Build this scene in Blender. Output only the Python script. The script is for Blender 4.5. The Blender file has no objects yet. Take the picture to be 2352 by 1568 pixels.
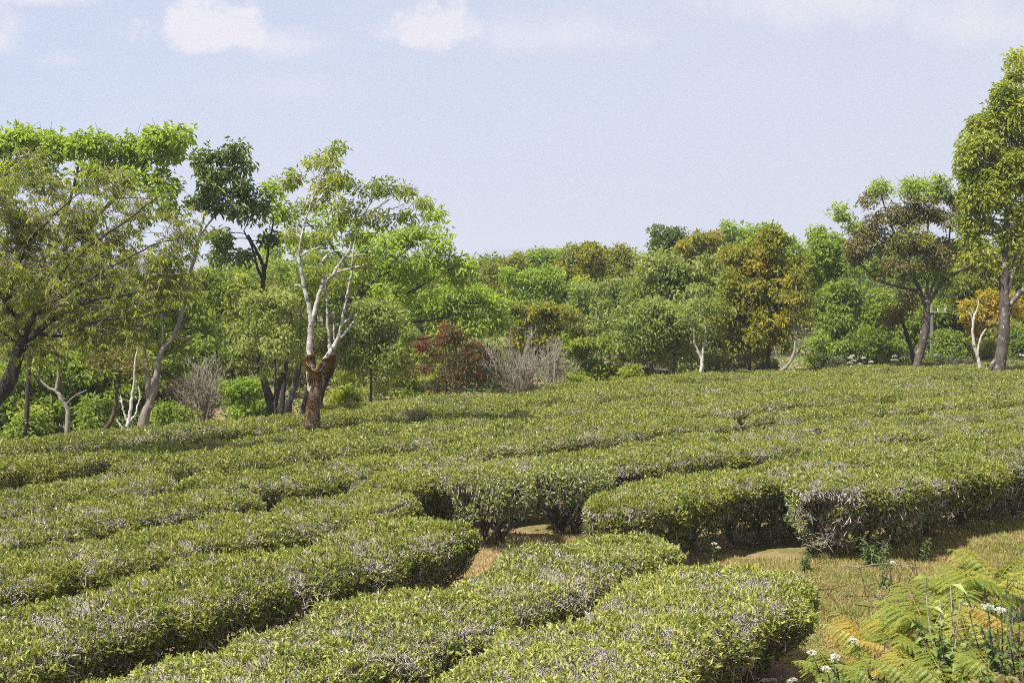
import bpy, math, random
import numpy as np
from mathutils import Vector

# ------------------------------------------------------------------ camera, sky, sun, exposure
SC = bpy.context.scene
COL = SC.collection
F = 3232.0                      # focal length in the 2352-wide pixel grid the photograph was measured in
PITCH = math.atan(157.0 / F)
EYE = 4.0
cam_d = bpy.data.cameras.new("camera")
cam = bpy.data.objects.new("camera", cam_d)
COL.objects.link(cam)
cam.location = (0, 0, EYE)
cam.rotation_euler = (math.pi / 2 - PITCH, 0, 0)
cam_d.sensor_width = 36
cam_d.lens = F / 2352 * 36
cam_d.clip_start = 0.1
cam_d.clip_end = 9000
cam_d.dof.use_dof = True
cam_d.dof.focus_distance = 17.5
cam_d.dof.aperture_fstop = 6.3
SC.camera = cam

SUN_EL = math.radians(56)
SUN_DIR = Vector((-0.74, -0.67, 0)).normalized() * math.cos(SUN_EL) + Vector((0, 0, math.sin(SUN_EL)))
sun_d = bpy.data.lights.new("sun", 'SUN')
sun_d.energy = 4.6
sun_d.angle = math.radians(0.6)
sun_d.color = (1.0, 0.955, 0.88)
sun = bpy.data.objects.new("sun", sun_d)
COL.objects.link(sun)
sun.rotation_euler = SUN_DIR.to_track_quat('Z', 'Y').to_euler()
sun.location = (0, 0, 60)

SC.view_settings.view_transform = 'Standard'
SC.view_settings.look = 'None'
SC.view_settings.exposure = 1.15
SC.view_settings.gamma = 1
SC.cycles.filter_width = 1.0
SC.cycles.use_denoising = False
SC.cycles.denoiser = 'OPENIMAGEDENOISE'
SC.cycles.denoising_input_passes = 'RGB_ALBEDO_NORMAL'
SC.cycles.denoising_prefilter = 'ACCURATE'
SC.cycles.max_bounces = 10
SC.cycles.diffuse_bounces = 6
SC.cycles.glossy_bounces = 2
SC.cycles.transmission_bounces = 6
SC.cycles.volume_bounces = 0
SC.cycles.caustics_reflective = False
SC.cycles.caustics_refractive = False


class NT:
    """small node-tree helper"""
    def __init__(s, tree):
        s.t = tree
        s.n = tree.nodes
        s.n.clear()

    def node(s, kind, _vals=None, **props):
        n = s.n.new(kind)
        for k, v in props.items():
            setattr(n, k, v)
        for k, v in (_vals or {}).items():
            if isinstance(v, bpy.types.NodeSocket):
                s.t.links.new(v, n.inputs[k])
            else:
                n.inputs[k].default_value = v
        return n

    def math(s, op, a, b=0.0, c=0.0, clamp=False):
        return s.node('ShaderNodeMath', {0: a, 1: b, 2: c}, operation=op, use_clamp=clamp).outputs[0]

    def mix(s, fac, a, b, blend='MIX'):
        n = s.n.new('ShaderNodeMix')
        n.data_type = 'RGBA'
        n.blend_type = blend
        for i, v in ((0, fac), (6, a), (7, b)):
            if isinstance(v, bpy.types.NodeSocket):
                s.t.links.new(v, n.inputs[i])
            elif i == 0:
                n.inputs[i].default_value = v
            else:
                n.inputs[i].default_value = (*v, 1)
        return n.outputs[2]

    def ramp(s, fac, stops):
        n = s.n.new('ShaderNodeValToRGB')
        cr = n.color_ramp
        while len(cr.elements) < len(stops):
            cr.elements.new(0.5)
        for e, (p, c) in zip(cr.elements, stops):
            e.position = p
            e.color = (*c, 1)
        s.t.links.new(fac, n.inputs[0])
        return n.outputs[0]


world = bpy.data.worlds.new("World")
SC.world = world
world.use_nodes = True
w = NT(world.node_tree)
sky = w.node('ShaderNodeTexSky', sky_type='NISHITA', sun_disc=False)
sky.sun_elevation = SUN_EL
sky.sun_rotation = math.atan2(SUN_DIR.x, SUN_DIR.y)
sky.altitude = 1200
sky.air_density = 1.0
sky.dust_density = 3.5
sky.ozone_density = 1.5
geo = w.node('ShaderNodeTexCoord').outputs['Generated']
sep = w.node('ShaderNodeSeparateXYZ', {0: geo})
X, Y, Z = sep.outputs
Yc = w.math('MAXIMUM', Y, 0.05)
U = w.math('DIVIDE', X, Yc)
V = w.math('DIVIDE', Z, Yc)
uv = w.node('ShaderNodeCombineXYZ', {0: U, 1: V, 2: 0.0}).outputs[0]
n1 = w.node('ShaderNodeTexNoise', {'Vector': uv, 'Scale': 34.0, 'Detail': 9.0, 'Roughness': 0.6, 'Distortion': .35}).outputs[0]
n3 = w.node('ShaderNodeTexNoise', {'Vector': uv, 'Scale': 95.0, 'Detail': 8.0, 'Roughness': 0.6}).outputs[0]
n1 = w.math('ADD', w.math('MULTIPLY', n1, .68), w.math('MULTIPLY', n3, .32))
n2 = w.node('ShaderNodeTexNoise', {'Vector': uv, 'Scale': 6.0, 'Detail': 5.0, 'Roughness': 0.6}).outputs[0]


def cloud(u0, v0, ru, rup, rdn, soft, amp, warp):
    """a cumulus at world direction (u0, v0): puffy above, flatter below"""
    du = w.math('DIVIDE', w.math('SUBTRACT', U, u0), ru)
    dv = w.math('SUBTRACT', V, v0)
    up = w.math('DIVIDE', w.math('MAXIMUM', dv, 0.0), rup)
    dn = w.math('DIVIDE', w.math('MINIMUM', dv, 0.0), rdn)
    r = w.math('SQRT', w.math('ADD', w.math('MULTIPLY', du, du), w.math('ADD', w.math('MULTIPLY', up, up), w.math('MULTIPLY', dn, dn))))
    r = w.math('ADD', r, w.math('MULTIPLY', w.math('SUBTRACT', n1, 0.5), warp))
    m = w.math('DIVIDE', w.math('SUBTRACT', 1.0, r), soft, clamp=True)
    return w.math('MULTIPLY', m, amp)


CL = [(-.214, .1675, .054, .031, .014, .40, .60, 2.6), (-.226, .172, .034, .025, .016, .5, .62, 2.8), (-.165, .161, .044, .016, .013, .9, .42, 1.8),
      (-.055, .1700, .042, .025, .014, .45, .58, 2.6), (.030, .166, .085, .022, .015, 1.0, .38, 1.8),
      (-.372, .166, .030, .03, .016, .8, .55, 1.8), (-.318, .149, .022, .010, .006, .9, .28, 1.6),
      (.215, .190, .10, .03, .022, 1.0, .5, 1.9), (.325, .175, .06, .03, .02, 1.0, .45, 1.9),
      (-.16, .129, .07, .014, .01, 1.0, .2, 1.7), (-.33, .192, .05, .008, .006, .8, .4, 1.6)]
tot = None
for a in CL:
    m = cloud(*a)
    tot = m if tot is None else w.math('MAXIMUM', tot, m)
hz = w.math('SUBTRACT', n2, 0.40)
hz = w.math('MULTIPLY', hz, 1.2, clamp=True)
side = w.math('MULTIPLY', w.math('ADD', U, .36), 1.4, clamp=True)
veil = w.mix(0.85, sky.outputs[0], w.mix(side, (5.25, 6.1, 8.0), (6.5, 6.75, 7.95)))
veil = w.mix(w.math('MULTIPLY', hz, 0.5), veil, (7.2, 7.15, 8.1))
skyc = w.mix(tot, veil, (9.3, 8.45, 8.35))
bg = w.node('ShaderNodeBackground', {'Color': skyc, 'Strength': 0.05})
w.node('ShaderNodeOutputWorld', {'Surface': bg.outputs[0]})


# ------------------------------------------------------------------ helpers
def P(px, py, d):
    """world point at distance d (along +Y) seen at measured pixel px, py"""
    a = (px - 1176) / F
    b = (784 - py) / F
    cy, sy = math.cos(PITCH), math.sin(PITCH)
    y = cy + b * sy
    z = -sy + b * cy
    t = d / y
    return np.array((a * t, d, EYE + z * t))


def norm(a):
    return a / np.maximum(np.linalg.norm(a, axis=-1, keepdims=True), 1e-9)


def vnoise(x, y, seed=0):
    """2-D value noise, -1..1"""
    x = np.asarray(x, float) + seed * 17.31
    y = np.asarray(y, float) + seed * 7.77
    xi, yi = np.floor(x), np.floor(y)
    fx, fy = x - xi, y - yi
    fx = fx * fx * (3 - 2 * fx)
    fy = fy * fy * (3 - 2 * fy)

    def h(i, j):
        v = np.sin(i * 127.1 + j * 311.7) * 43758.5453
        return (v - np.floor(v)) * 2 - 1
    return (h(xi, yi) * (1 - fx) + h(xi + 1, yi) * fx) * (1 - fy) + (h(xi, yi + 1) * (1 - fx) + h(xi + 1, yi + 1) * fx) * fy


def ground_z(x, y):
    x = np.asarray(x, float)
    y = np.asarray(y, float)
    yb = 8.0 + 5.4 * np.clip((x - 1.0) / 1.8, 0, 1)
    k = np.clip((yb - y) / yb, 0, 1)
    z = 2.45 * k ** .85
    t = np.clip((x - 1.6 - (y - 9) * .35) / 1.5, 0, 1)
    z = np.minimum(z, 1.1) + .28 * t * t * (3 - 2 * t) * np.clip((16 - y) / 3, 0, 1)
    z = z + 0.05 * vnoise(x * .5, y * .5, 3) + 0.02 * vnoise(x * 1.7, y * 1.7, 5)
    return z


class MB:
    """collects geometry as numpy arrays and links it as ONE mesh object"""
    def __init__(s):
        s.V, s.L, s.T, s.M, s.C, s.S = [], [], [], [], [], []
        s.n = 0

    def add(s, V, Fc, mat=0, tint=0.5, smooth=False):
        V = np.asarray(V, np.float32).reshape(-1, 3)
        Fc = np.asarray(Fc, np.int64)
        if len(Fc) == 0:
            return
        s.V.append(V)
        s.L.append((Fc + s.n).ravel())
        nf, k = Fc.shape
        s.T.append(np.full(nf, k))
        s.M.append(np.full(nf, mat))
        s.C.append(np.broadcast_to(np.asarray(tint, np.float32), (nf,)))
        s.S.append(np.full(nf, smooth))
        s.n += len(V)

    def build(s, name, mats, parent=None, loc=None):
        me = bpy.data.meshes.new(name)
        if s.n:
            V = np.concatenate(s.V)
            if loc is not None:
                V = V - np.asarray(loc, np.float32)
            L = np.concatenate(s.L).astype(np.int32)
            T = np.concatenate(s.T)
            me.vertices.add(len(V))
            me.vertices.foreach_set('co', V.astype(np.float32).ravel())
            me.loops.add(len(L))
            me.loops.foreach_set('vertex_index', L)
            me.polygons.add(len(T))
            me.polygons.foreach_set('loop_start', (np.cumsum(T) - T).astype(np.int32))
            me.polygons.foreach_set('material_index', np.concatenate(s.M).astype(np.int32))
            me.polygons.foreach_set('use_smooth', np.concatenate(s.S))
            at = me.attributes.new('tint', 'FLOAT', 'FACE')
            at.data.foreach_set('value', np.concatenate(s.C).astype(np.float32))
            me.update(calc_edges=True)
        for m in (mats if isinstance(mats, (list, tuple)) else [mats]):
            me.materials.append(m)
        o = bpy.data.objects.new(name, me)
        COL.objects.link(o)
        if parent is not None:
            o.parent = parent
        return o


def tag(o, label, cat, group=None):
    o['label'] = label
    o['category'] = cat
    if group:
        o['group'] = group
    return o


def thing(name, label, cat, loc=(0, 0, 0), group=None):
    o = bpy.data.objects.new(name, None)
    o.empty_display_size = 0.2
    o.location = [float(v) for v in loc]
    COL.objects.link(o)
    return tag(o, label, cat, group)


def leaves(mb, pos, D, N, L, W, mat, tint, fine=False, bend=0.25, fold=0.25):
    """leaf blades: pos base, D direction, N rough normal; rhombic (2 faces) or 5-vertex bent (4 faces)"""
    n = len(pos)
    D = norm(D)
    S = norm(np.cross(D, N))
    Nn = np.cross(S, D)
    L = np.broadcast_to(np.asarray(L, float), (n,))[:, None]
    W = np.broadcast_to(np.asarray(W, float), (n,))[:, None]
    tip = pos + D * L - Nn * L * bend
    mid = pos + D * L * .45
    up = Nn * W * fold
    l = mid - S * W * .5 + up
    r = mid + S * W * .5 + up
    i = np.arange(n)
    tint = np.broadcast_to(np.asarray(tint, float), (n,))
    if fine:
        V = np.stack([pos, l, mid, r, tip], 1).reshape(-1, 3)
        b = i[:, None] * 5
        Fc = np.concatenate([b + [0, 2, 1], b + [0, 3, 2], b + [1, 2, 4], b + [2, 3, 4]])
        mb.add(V, Fc, mat, np.tile(tint, 4))
    else:
        V = np.stack([pos, l, tip, r], 1).reshape(-1, 3)
        b = i[:, None] * 4
        Fc = np.concatenate([b + [0, 2, 1], b + [0, 3, 2]])
        mb.add(V, Fc, mat, np.tile(tint, 2))


def sticks(mb, A, B, r0, r1, mat, tint=0.5):
    """thin three-sided twigs from A to B"""
    n = len(A)
    if n == 0:
        return
    D = norm(B - A)
    ref = np.where(np.abs(D[:, 2:3]) > .9, np.array([[1., 0, 0]]), np.array([[0, 0, 1.]]))
    S = norm(np.cross(D, ref))
    T = np.cross(S, D)
    r0 = np.broadcast_to(np.asarray(r0, float), (n,))[:, None]
    r1 = np.broadcast_to(np.asarray(r1, float), (n,))[:, None]
    vs = []
    for base, r in ((A, r0), (B, r1)):
        for k in range(3):
            a = 2.0944 * k
            vs.append(base + (S * math.cos(a) + T * math.sin(a)) * r)
    V = np.stack(vs, 1).reshape(-1, 3)
    b = np.arange(n)[:, None] * 6
    Fc = np.concatenate([b + [0, 1, 4, 3], b + [1, 2, 5, 4], b + [2, 0, 3, 5]])
    mb.add(V, Fc, mat, np.tile(np.broadcast_to(np.asarray(tint, float), (n,)), 3), True)


def tube(mb, pts, rad, k, mat, rough=0.0, rng=None, tint=0.5, cap=True):
    """smooth tapered tube along a polyline"""
    pts = np.asarray(pts, float)
    n = len(pts)
    rad = np.broadcast_to(np.asarray(rad, float), (n,))
    T = norm(np.gradient(pts, axis=0))
    ref = np.array([0.31, 0.95, 0.05])
    S = norm(np.cross(T, ref))
    Bn = np.cross(T, S)
    a = np.linspace(0, 2 * math.pi, k, endpoint=False)
    R = rad[:, None] * np.ones(k)[None, :]
    if rough and rng is not None:
        nz = vnoise(np.arange(n)[:, None] * .55 + np.zeros(k), np.cos(a)[None, :] * 1.3 + np.zeros((n, 1)), int(rng.integers(1, 99)))
        nz = nz + .6 * vnoise(np.arange(n)[:, None] * 1.1 + np.zeros(k), np.sin(a)[None, :] * 2.2 + np.zeros((n, 1)), int(rng.integers(1, 99)))
        R = R * (1 + rough * nz)
    V = pts[:, None, :] + R[..., None] * (S[:, None, :] * np.cos(a)[None, :, None] + Bn[:, None, :] * np.sin(a)[None, :, None])
    i = np.arange(n - 1)[:, None] * k
    j = np.arange(k)[None, :]
    j2 = (j + 1) % k
    Fc = np.stack([i + j, i + j2, i + k + j2, i + k + j], -1).reshape(-1, 4)
    mb.add(V.reshape(-1, 3), Fc, mat, tint, True)
    if cap:
        mb.add(np.concatenate([V[-1], pts[-1:] + T[-1:] * rad[-1] * .4]), np.stack([np.arange(k), (np.arange(k) + 1) % k, np.full(k, k)], -1), mat, tint, True)


def smooth_path(pts, n):
    """Catmull-Rom through pts (m, dims) resampled to n points"""
    pts = np.asarray(pts, float)
    m = len(pts)
    if m == 2:
        t = np.linspace(0, 1, n)[:, None]
        return pts[0] * (1 - t) + pts[1] * t
    e = np.concatenate([[2 * pts[0] - pts[1]], pts, [2 * pts[-1] - pts[-2]]])
    u = np.linspace(0, m - 1 - 1e-6, n)
    i = np.floor(u).astype(int)
    f = (u - i)[:, None]
    p0, p1, p2, p3 = e[i], e[i + 1], e[i + 2], e[i + 3]
    return .5 * (2 * p1 + (p2 - p0) * f + (2 * p0 - 5 * p1 + 4 * p2 - p3) * f ** 2 + (3 * p1 - p0 - 3 * p2 + p3) * f ** 3)


# ------------------------------------------------------------------ materials
def mat_leaf(name, stops, rough=0.5, spec=0.35, trans=0.32, warm=(1.5, 1.42, .75)):
    m = bpy.data.materials.new(name)
    m.use_nodes = True
    t = NT(m.node_tree)
    at = t.node('ShaderNodeAttribute', attribute_name='tint')
    k = len(stops)
    c = t.ramp(at.outputs['Fac'], [(i / (k - 1), s) for i, s in enumerate(stops)])
    p = t.node('ShaderNodeBsdfPrincipled', {'Base Color': c, 'Roughness': rough, 'Specular IOR Level': spec})
    tc = t.mix(1.0, c, warm, 'MULTIPLY')
    tr = t.node('ShaderNodeBsdfTranslucent', {'Color': tc})
    mx = t.node('ShaderNodeMixShader', {0: trans, 1: p.outputs[0], 2: tr.outputs[0]})
    t.node('ShaderNodeOutputMaterial', {'Surface': mx.outputs[0]})
    return m


def mat_bark(name, cols, scale=6.0, stretch=(1, 1, .35), rough=0.85, bump=0.5, patch=None):
    """bark: noise between cols; patch = (colour, scale, threshold) adds lichen or dark scars"""
    m = bpy.data.materials.new(name)
    m.use_nodes = True
    t = NT(m.node_tree)
    co = t.node('ShaderNodeTexCoord').outputs['Object']
    mp = t.node('ShaderNodeMapping', {'Vector': co, 'Scale': stretch}).outputs[0]
    n = t.node('ShaderNodeTexNoise', {'Vector': mp, 'Scale': scale, 'Detail': 6.0, 'Roughness': .65}).outputs[0]
    k = len(cols)
    c = t.ramp(n, [(.3 + .4 * i / (k - 1), s) for i, s in enumerate(cols)])
    if patch:
        pc, ps, th = patch
        n3 = t.node('ShaderNodeTexNoise', {'Vector': co, 'Scale': ps, 'Detail': 5.0, 'Roughness': .7}).outputs[0]
        f = t.math('MULTIPLY', t.math('SUBTRACT', n3, th), 14.0, clamp=True)
        c = t.mix(f, c, pc)
    nb = t.node('ShaderNodeTexNoise', {'Vector': mp, 'Scale': scale * 4, 'Detail': 4.0}).outputs[0]
    b = t.node('ShaderNodeBump', {'Strength': bump, 'Distance': .03, 'Height': nb}).outputs[0]
    p = t.node('ShaderNodeBsdfPrincipled', {'Base Color': c, 'Roughness': rough, 'Specular IOR Level': .2, 'Normal': b})
    t.node('ShaderNodeOutputMaterial', {'Surface': p.outputs[0]})
    return m


def mat_plain(name, stops, rough=0.8, scale=8.0, spec=.2):
    m = bpy.data.materials.new(name)
    m.use_nodes = True
    t = NT(m.node_tree)
    co = t.node('ShaderNodeTexCoord').outputs['Object']
    n = t.node('ShaderNodeTexNoise', {'Vector': co, 'Scale': scale, 'Detail': 6.0, 'Roughness': .65}).outputs[0]
    k = len(stops)
    c = t.ramp(n, [(.3 + .4 * i / (k - 1), s) for i, s in enumerate(stops)])
    b = t.node('ShaderNodeBump', {'Strength': .4, 'Distance': .02, 'Height': n}).outputs[0]
    p = t.node('ShaderNodeBsdfPrincipled', {'Base Color': c, 'Roughness': rough, 'Specular IOR Level': spec, 'Normal': b})
    t.node('ShaderNodeOutputMaterial', {'Surface': p.outputs[0]})
    return m


LEAF = {
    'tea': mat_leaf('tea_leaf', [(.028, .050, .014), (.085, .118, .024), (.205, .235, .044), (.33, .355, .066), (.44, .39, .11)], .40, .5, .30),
    'lime': mat_leaf('lime_leaf', [(.16, .245, .030), (.275, .38, .055), (.38, .47, .090)], .5, .3, .5),
    'dark': mat_leaf('dark_leaf', [(.055, .095, .022), (.115, .170, .036), (.19, .25, .070)], .42, .4, .36),
    'olive': mat_leaf('olive_leaf', [(.12, .15, .028), (.235, .265, .050), (.34, .34, .075)], .5, .3, .48),
    'birch': mat_leaf('olive_green_leaf', [(.145, .20, .032), (.265, .325, .055), (.36, .39, .085)], .5, .3, .5),
    'orange': mat_leaf('orange_leaf', [(.16, .20, .028), (.31, .305, .042), (.46, .34, .052)], .5, .3, .48),
    'pale': mat_leaf('pale_leaf', [(.16, .205, .045), (.28, .335, .085), (.41, .45, .19)], .5, .35, .48),
    'mid': mat_leaf('green_leaf', [(.110, .172, .026), (.225, .30, .048), (.34, .40, .082)], .48, .32, .5),
    'yellow': mat_leaf('yellow_green_leaf', [(.13, .185, .022), (.265, .32, .044), (.40, .42, .072)], .45, .35, .5),
    'red': mat_leaf('red_brown_leaf', [(.105, .11, .032), (.15, .095, .038), (.24, .085, .042)], .6, .2, .35),
    'rust': mat_leaf('rust_leaf', [(.12, .12, .03), (.24, .14, .040), (.36, .17, .06)], .6, .2, .3),
    'brown': mat_leaf('dry_brown_leaf', [(.13, .115, .046), (.215, .175, .066), (.205, .245, .060)], .6, .2, .3),
    'grass': mat_leaf('grass_blade', [(.14, .20, .04), (.29, .28, .085), (.44, .36, .17), (.52, .41, .25)], .6, .2, .35),
    'litter': mat_leaf('dead_leaf', [(.10, .06, .035), (.20, .115, .06), (.34, .22, .12)], .7, .2, .15),
    'fern': mat_leaf('fern_leaf', [(.12, .18, .030), (.235, .285, .052), (.38, .35, .068), (.46, .28, .075)], .5, .3, .45),
    'weed': mat_leaf('weed_leaf', [(.06, .11, .022), (.12, .19, .04), (.20, .27, .08)], .5, .3, .35),
    'moss': mat_leaf('moss_tuft', [(.085, .045, .012), (.17, .085, .018), (.20, .12, .025)], .9, .05, .15),
    'petal': mat_leaf('white_petal', [(.62, .60, .52), (.80, .78, .72)], .7, .2, .25, (1, 1, 1)),
}
TWIG = mat_bark('grey_twig', [(.15, .125, .10), (.34, .30, .25), (.50, .46, .40)], 9.0, (1, 1, 1), .7, 0.0)
STEM = mat_bark('tea_stem_bark', [(0.038, 0.030, 0.024), (0.085, 0.070, 0.056), (0.221, 0.204, 0.183)], 7.0, (1, 1, .5), .85, .4)
BARK = {
    'birch': mat_bark('white_bark', [(.17, .15, .13), (.36, .335, .30), (.50, .47, .43)], 3.4, (1, 1, 2.2), .85, .45, ((.06, .05, .042), 8.5, .535)),
    'mossy': mat_bark('mossy_bark', [(.045, .034, .026), (.11, .078, .052), (.22, .18, .145)], 5.0, (1, 1, .6), .95, .8, ((.36, .335, .31), 3.4, .58)),
    'dark': mat_bark('dark_bark', [(0.018, 0.014, 0.012), (0.040, 0.032, 0.027), (0.094, 0.083, 0.072)], 7.0, (1, 1, .3), .9, .7, ((0.173, 0.169, 0.155), 9.0, .64)),
    'brown': mat_bark('brown_bark', [(0.036, 0.024, 0.018), (0.076, 0.050, 0.037), (0.122, 0.090, 0.068)], 7.0, (1, 1, .3), .9, .7),
    'lichen': mat_bark('lichened_bark', [(0.036, 0.027, 0.022), (0.083, 0.066, 0.054), (0.137, 0.119, 0.104)], 7.0, (1, 1, .3), .9, .7, ((0.259, 0.256, 0.245), 6.0, .56)),
    'pale': mat_bark('pale_brown_bark', [(0.112, 0.090, 0.072), (0.216, 0.184, 0.155), (0.317, 0.288, 0.252)], 4.0, (1, 1, .5), .85, .5, ((0.072, 0.043, 0.029), 5.0, .60)),
    'grey': mat_bark('grey_bare_bark', [(.14, .115, .085), (.25, .215, .165), (.36, .32, .255)], 8.0, (1, 1, .5), .85, .3),
    'white': mat_bark('bleached_bark', [(0.274, 0.238, 0.209), (0.418, 0.389, 0.353), (0.504, 0.475, 0.446)], 4.0, (1, 1, .6), .8, .3, ((0.115, 0.040, 0.022), 4.5, .60)),
}
ROCK = mat_plain('grey_stone', [(0.140, 0.133, 0.126), (0.231, 0.224, 0.210), (0.294, 0.287, 0.273)])
CLOD = mat_plain('red_soil', [(0.112, 0.059, 0.035), (0.182, 0.101, 0.063), (0.231, 0.140, 0.091)], .95)
CONC = mat_plain('weathered_concrete', [(0.098, 0.091, 0.084), (0.147, 0.140, 0.130), (0.189, 0.182, 0.171)], .9, 3.0)
METAL = mat_plain('galvanised_metal', [(.14, .14, .145), (.20, .20, .205)], .5, 12, .5)


# ------------------------------------------------------------------ the setting: ground, hills
def build_ground():
    def axis(lo, hi, near, fine):
        a = list(np.arange(lo, hi + 1e-6, fine))
        v, s = hi, fine
        while v < near:
            s *= 1.35
            v += s
            a.append(v)
        v, s = lo, fine
        b = []
        while v > -near:
            s *= 1.35
            v -= s
            b.append(v)
        return np.array(b[::-1] + a)
    xs = axis(-12, 18, 2500, .25)
    ys = axis(-6, 50, 2900, .25)
    ys = np.minimum(ys, 3950)
    ys = ys[ys > -400]
    gx, gy = np.meshgrid(xs, ys)
    V = np.stack([gx, gy, ground_z(gx, gy)], -1).reshape(-1, 3)
    nx, ny = len(xs), len(ys)
    i = np.arange(ny - 1)[:, None] * nx + np.arange(nx - 1)[None, :]
    Fc = np.stack([i, i + 1, i + nx + 1, i + nx], -1).reshape(-1, 4)
    mb = MB()
    mb.add(V, Fc, 0, .5, True)
    m = bpy.data.materials.new('dry_grass_ground')
    m.use_nodes = True
    t = NT(m.node_tree)
    co = t.node('ShaderNodeTexCoord').outputs['Object']
    n1 = t.node('ShaderNodeTexNoise', {'Vector': co, 'Scale': 1.1, 'Detail': 6.0, 'Roughness': .65}).outputs[0]
    n2 = t.node('ShaderNodeTexNoise', {'Vector': co, 'Scale': 14.0, 'Detail': 6.0, 'Roughness': .7}).outputs[0]
    c1 = t.ramp(n2, [(.3, (0.126, 0.084, 0.046)), (.5, (0.243, 0.176, 0.092)), (.7, (0.335, 0.259, 0.142))])
    c2 = t.ramp(n2, [(.3, (0.084, 0.076, 0.026)), (.5, (0.159, 0.151, 0.046)), (.7, (0.259, 0.225, 0.084))])
    c = t.mix(t.math('MULTIPLY', t.math('SUBTRACT', n1, .42), 6.0, clamp=True), c1, c2)
    b = t.node('ShaderNodeBump', {'Strength': .8, 'Distance': .04, 'Height': n2}).outputs[0]
    p = t.node('ShaderNodeBsdfPrincipled', {'Base Color': c, 'Roughness': .95, 'Specular IOR Level': .1, 'Normal': b})
    t.node('ShaderNodeOutputMaterial', {'Surface': p.outputs[0]})
    o = mb.build('ground', m)
    o['kind'] = 'structure'


def build_hills():
    mb = MB()
    m = mat_plain('wooded_hill', [(.035, .055, .02), (.06, .085, .03), (.10, .12, .05)], .9, .02)
    for dist, hs, seed in ((3100, 62, 4), (3750, 88, 9)):
        xs = np.linspace(-2000, 2000, 200)
        prof = hs * (.50 + .34 * vnoise(xs / 330, xs * 0, seed) + .15 * vnoise(xs / 110, xs * 0, seed + 1) + .03 * vnoise(xs / 30, xs * 0, seed + 2))
        rows = []
        for k in range(13):
            f = k / 12
            h = np.sin(f * math.pi) ** 1.2
            rows.append(np.stack([xs, dist - 220 + 440 * f + 30 * vnoise(xs / 90, xs * 0 + f * 3, seed + 5), -2 + h * (prof + 8 * vnoise(xs / 60, xs * 0 + f * 6, seed + 7))], -1))
        V = np.stack(rows).reshape(-1, 3)
        n = len(xs)
        i = np.arange(12)[:, None] * n + np.arange(n - 1)[None, :]
        mb.add(V, np.stack([i, i + 1, i + n + 1, i + n], -1).reshape(-1, 4), 0, .5, True)
    o = mb.build('hills', m)
    o['kind'] = 'structure'


build_ground()
build_hills()

# ------------------------------------------------------------------ tea hedges
PROF = np.array([(-.34, .20), (-.62, .42), (-.90, .66), (-1.0, .82), (-.93, .94), (-.72, 1.0), (0, 1.03), (.72, 1.0), (.93, .94), (1.0, .82), (.90, .66), (.62, .42), (.34, .20)])
STEM_MESH = []


def stem_mesh(seed):
    """one tea bush's woody frame, about 0.85 m tall: a stout foot that forks into crooked ascending stems"""
    rng = np.random.default_rng(seed)
    mb = MB()
    foot = np.array([(0, 0, -.05), (.02, .01, .06), (.01, -.02, .15)])
    tube(mb, smooth_path(foot, 5), [.060, .052, .050, .047, .043], 7, 0, .12, rng)
    for k in range(9):
        a = 2 * math.pi * k / 9 + rng.uniform(-.3, .3)
        R = rng.uniform(.22, .58)
        top = np.array((math.cos(a) * R, math.sin(a) * R, rng.uniform(.62, .84)))
        p = np.array([(0, 0, .10), top * (.35, .35, .42) + rng.normal(0, .03, 3), top * (.75, .75, .68) + rng.normal(0, .035, 3), top])
        q = smooth_path(p, 9)
        tube(mb, q, np.linspace(rng.uniform(.018, .030), .007, 9), 5, 0, .12, rng)
        for j in range(4):
            i = rng.integers(3, 8)
            e = q[i] + np.array((math.cos(a + rng.normal(0, 1)), math.sin(a + rng.normal(0, 1)), rng.uniform(.1, 1.0))) * rng.uniform(.12, .26)
            r = smooth_path(np.array([q[i], (q[i] + e) / 2 + rng.normal(0, .02, 3), e]), 5)
            tube(mb, r, np.linspace(.010, .004, 5), 4, 0)
    return mb


def make_stem(parent, loc, rot, sc, variant):
    while len(STEM_MESH) < 5:
        o = stem_mesh(40 + len(STEM_MESH)).build('stem', STEM)
        STEM_MESH.append(o.data)
        bpy.data.objects.remove(o)
    o = bpy.data.objects.new('stem', STEM_MESH[variant % 5])
    COL.objects.link(o)
    o.parent = parent
    o.location = [float(v) for v in loc]
    o.rotation_euler = (0, 0, rot)
    o.scale = (sc[0], sc[0], sc[1])
    return o


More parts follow.
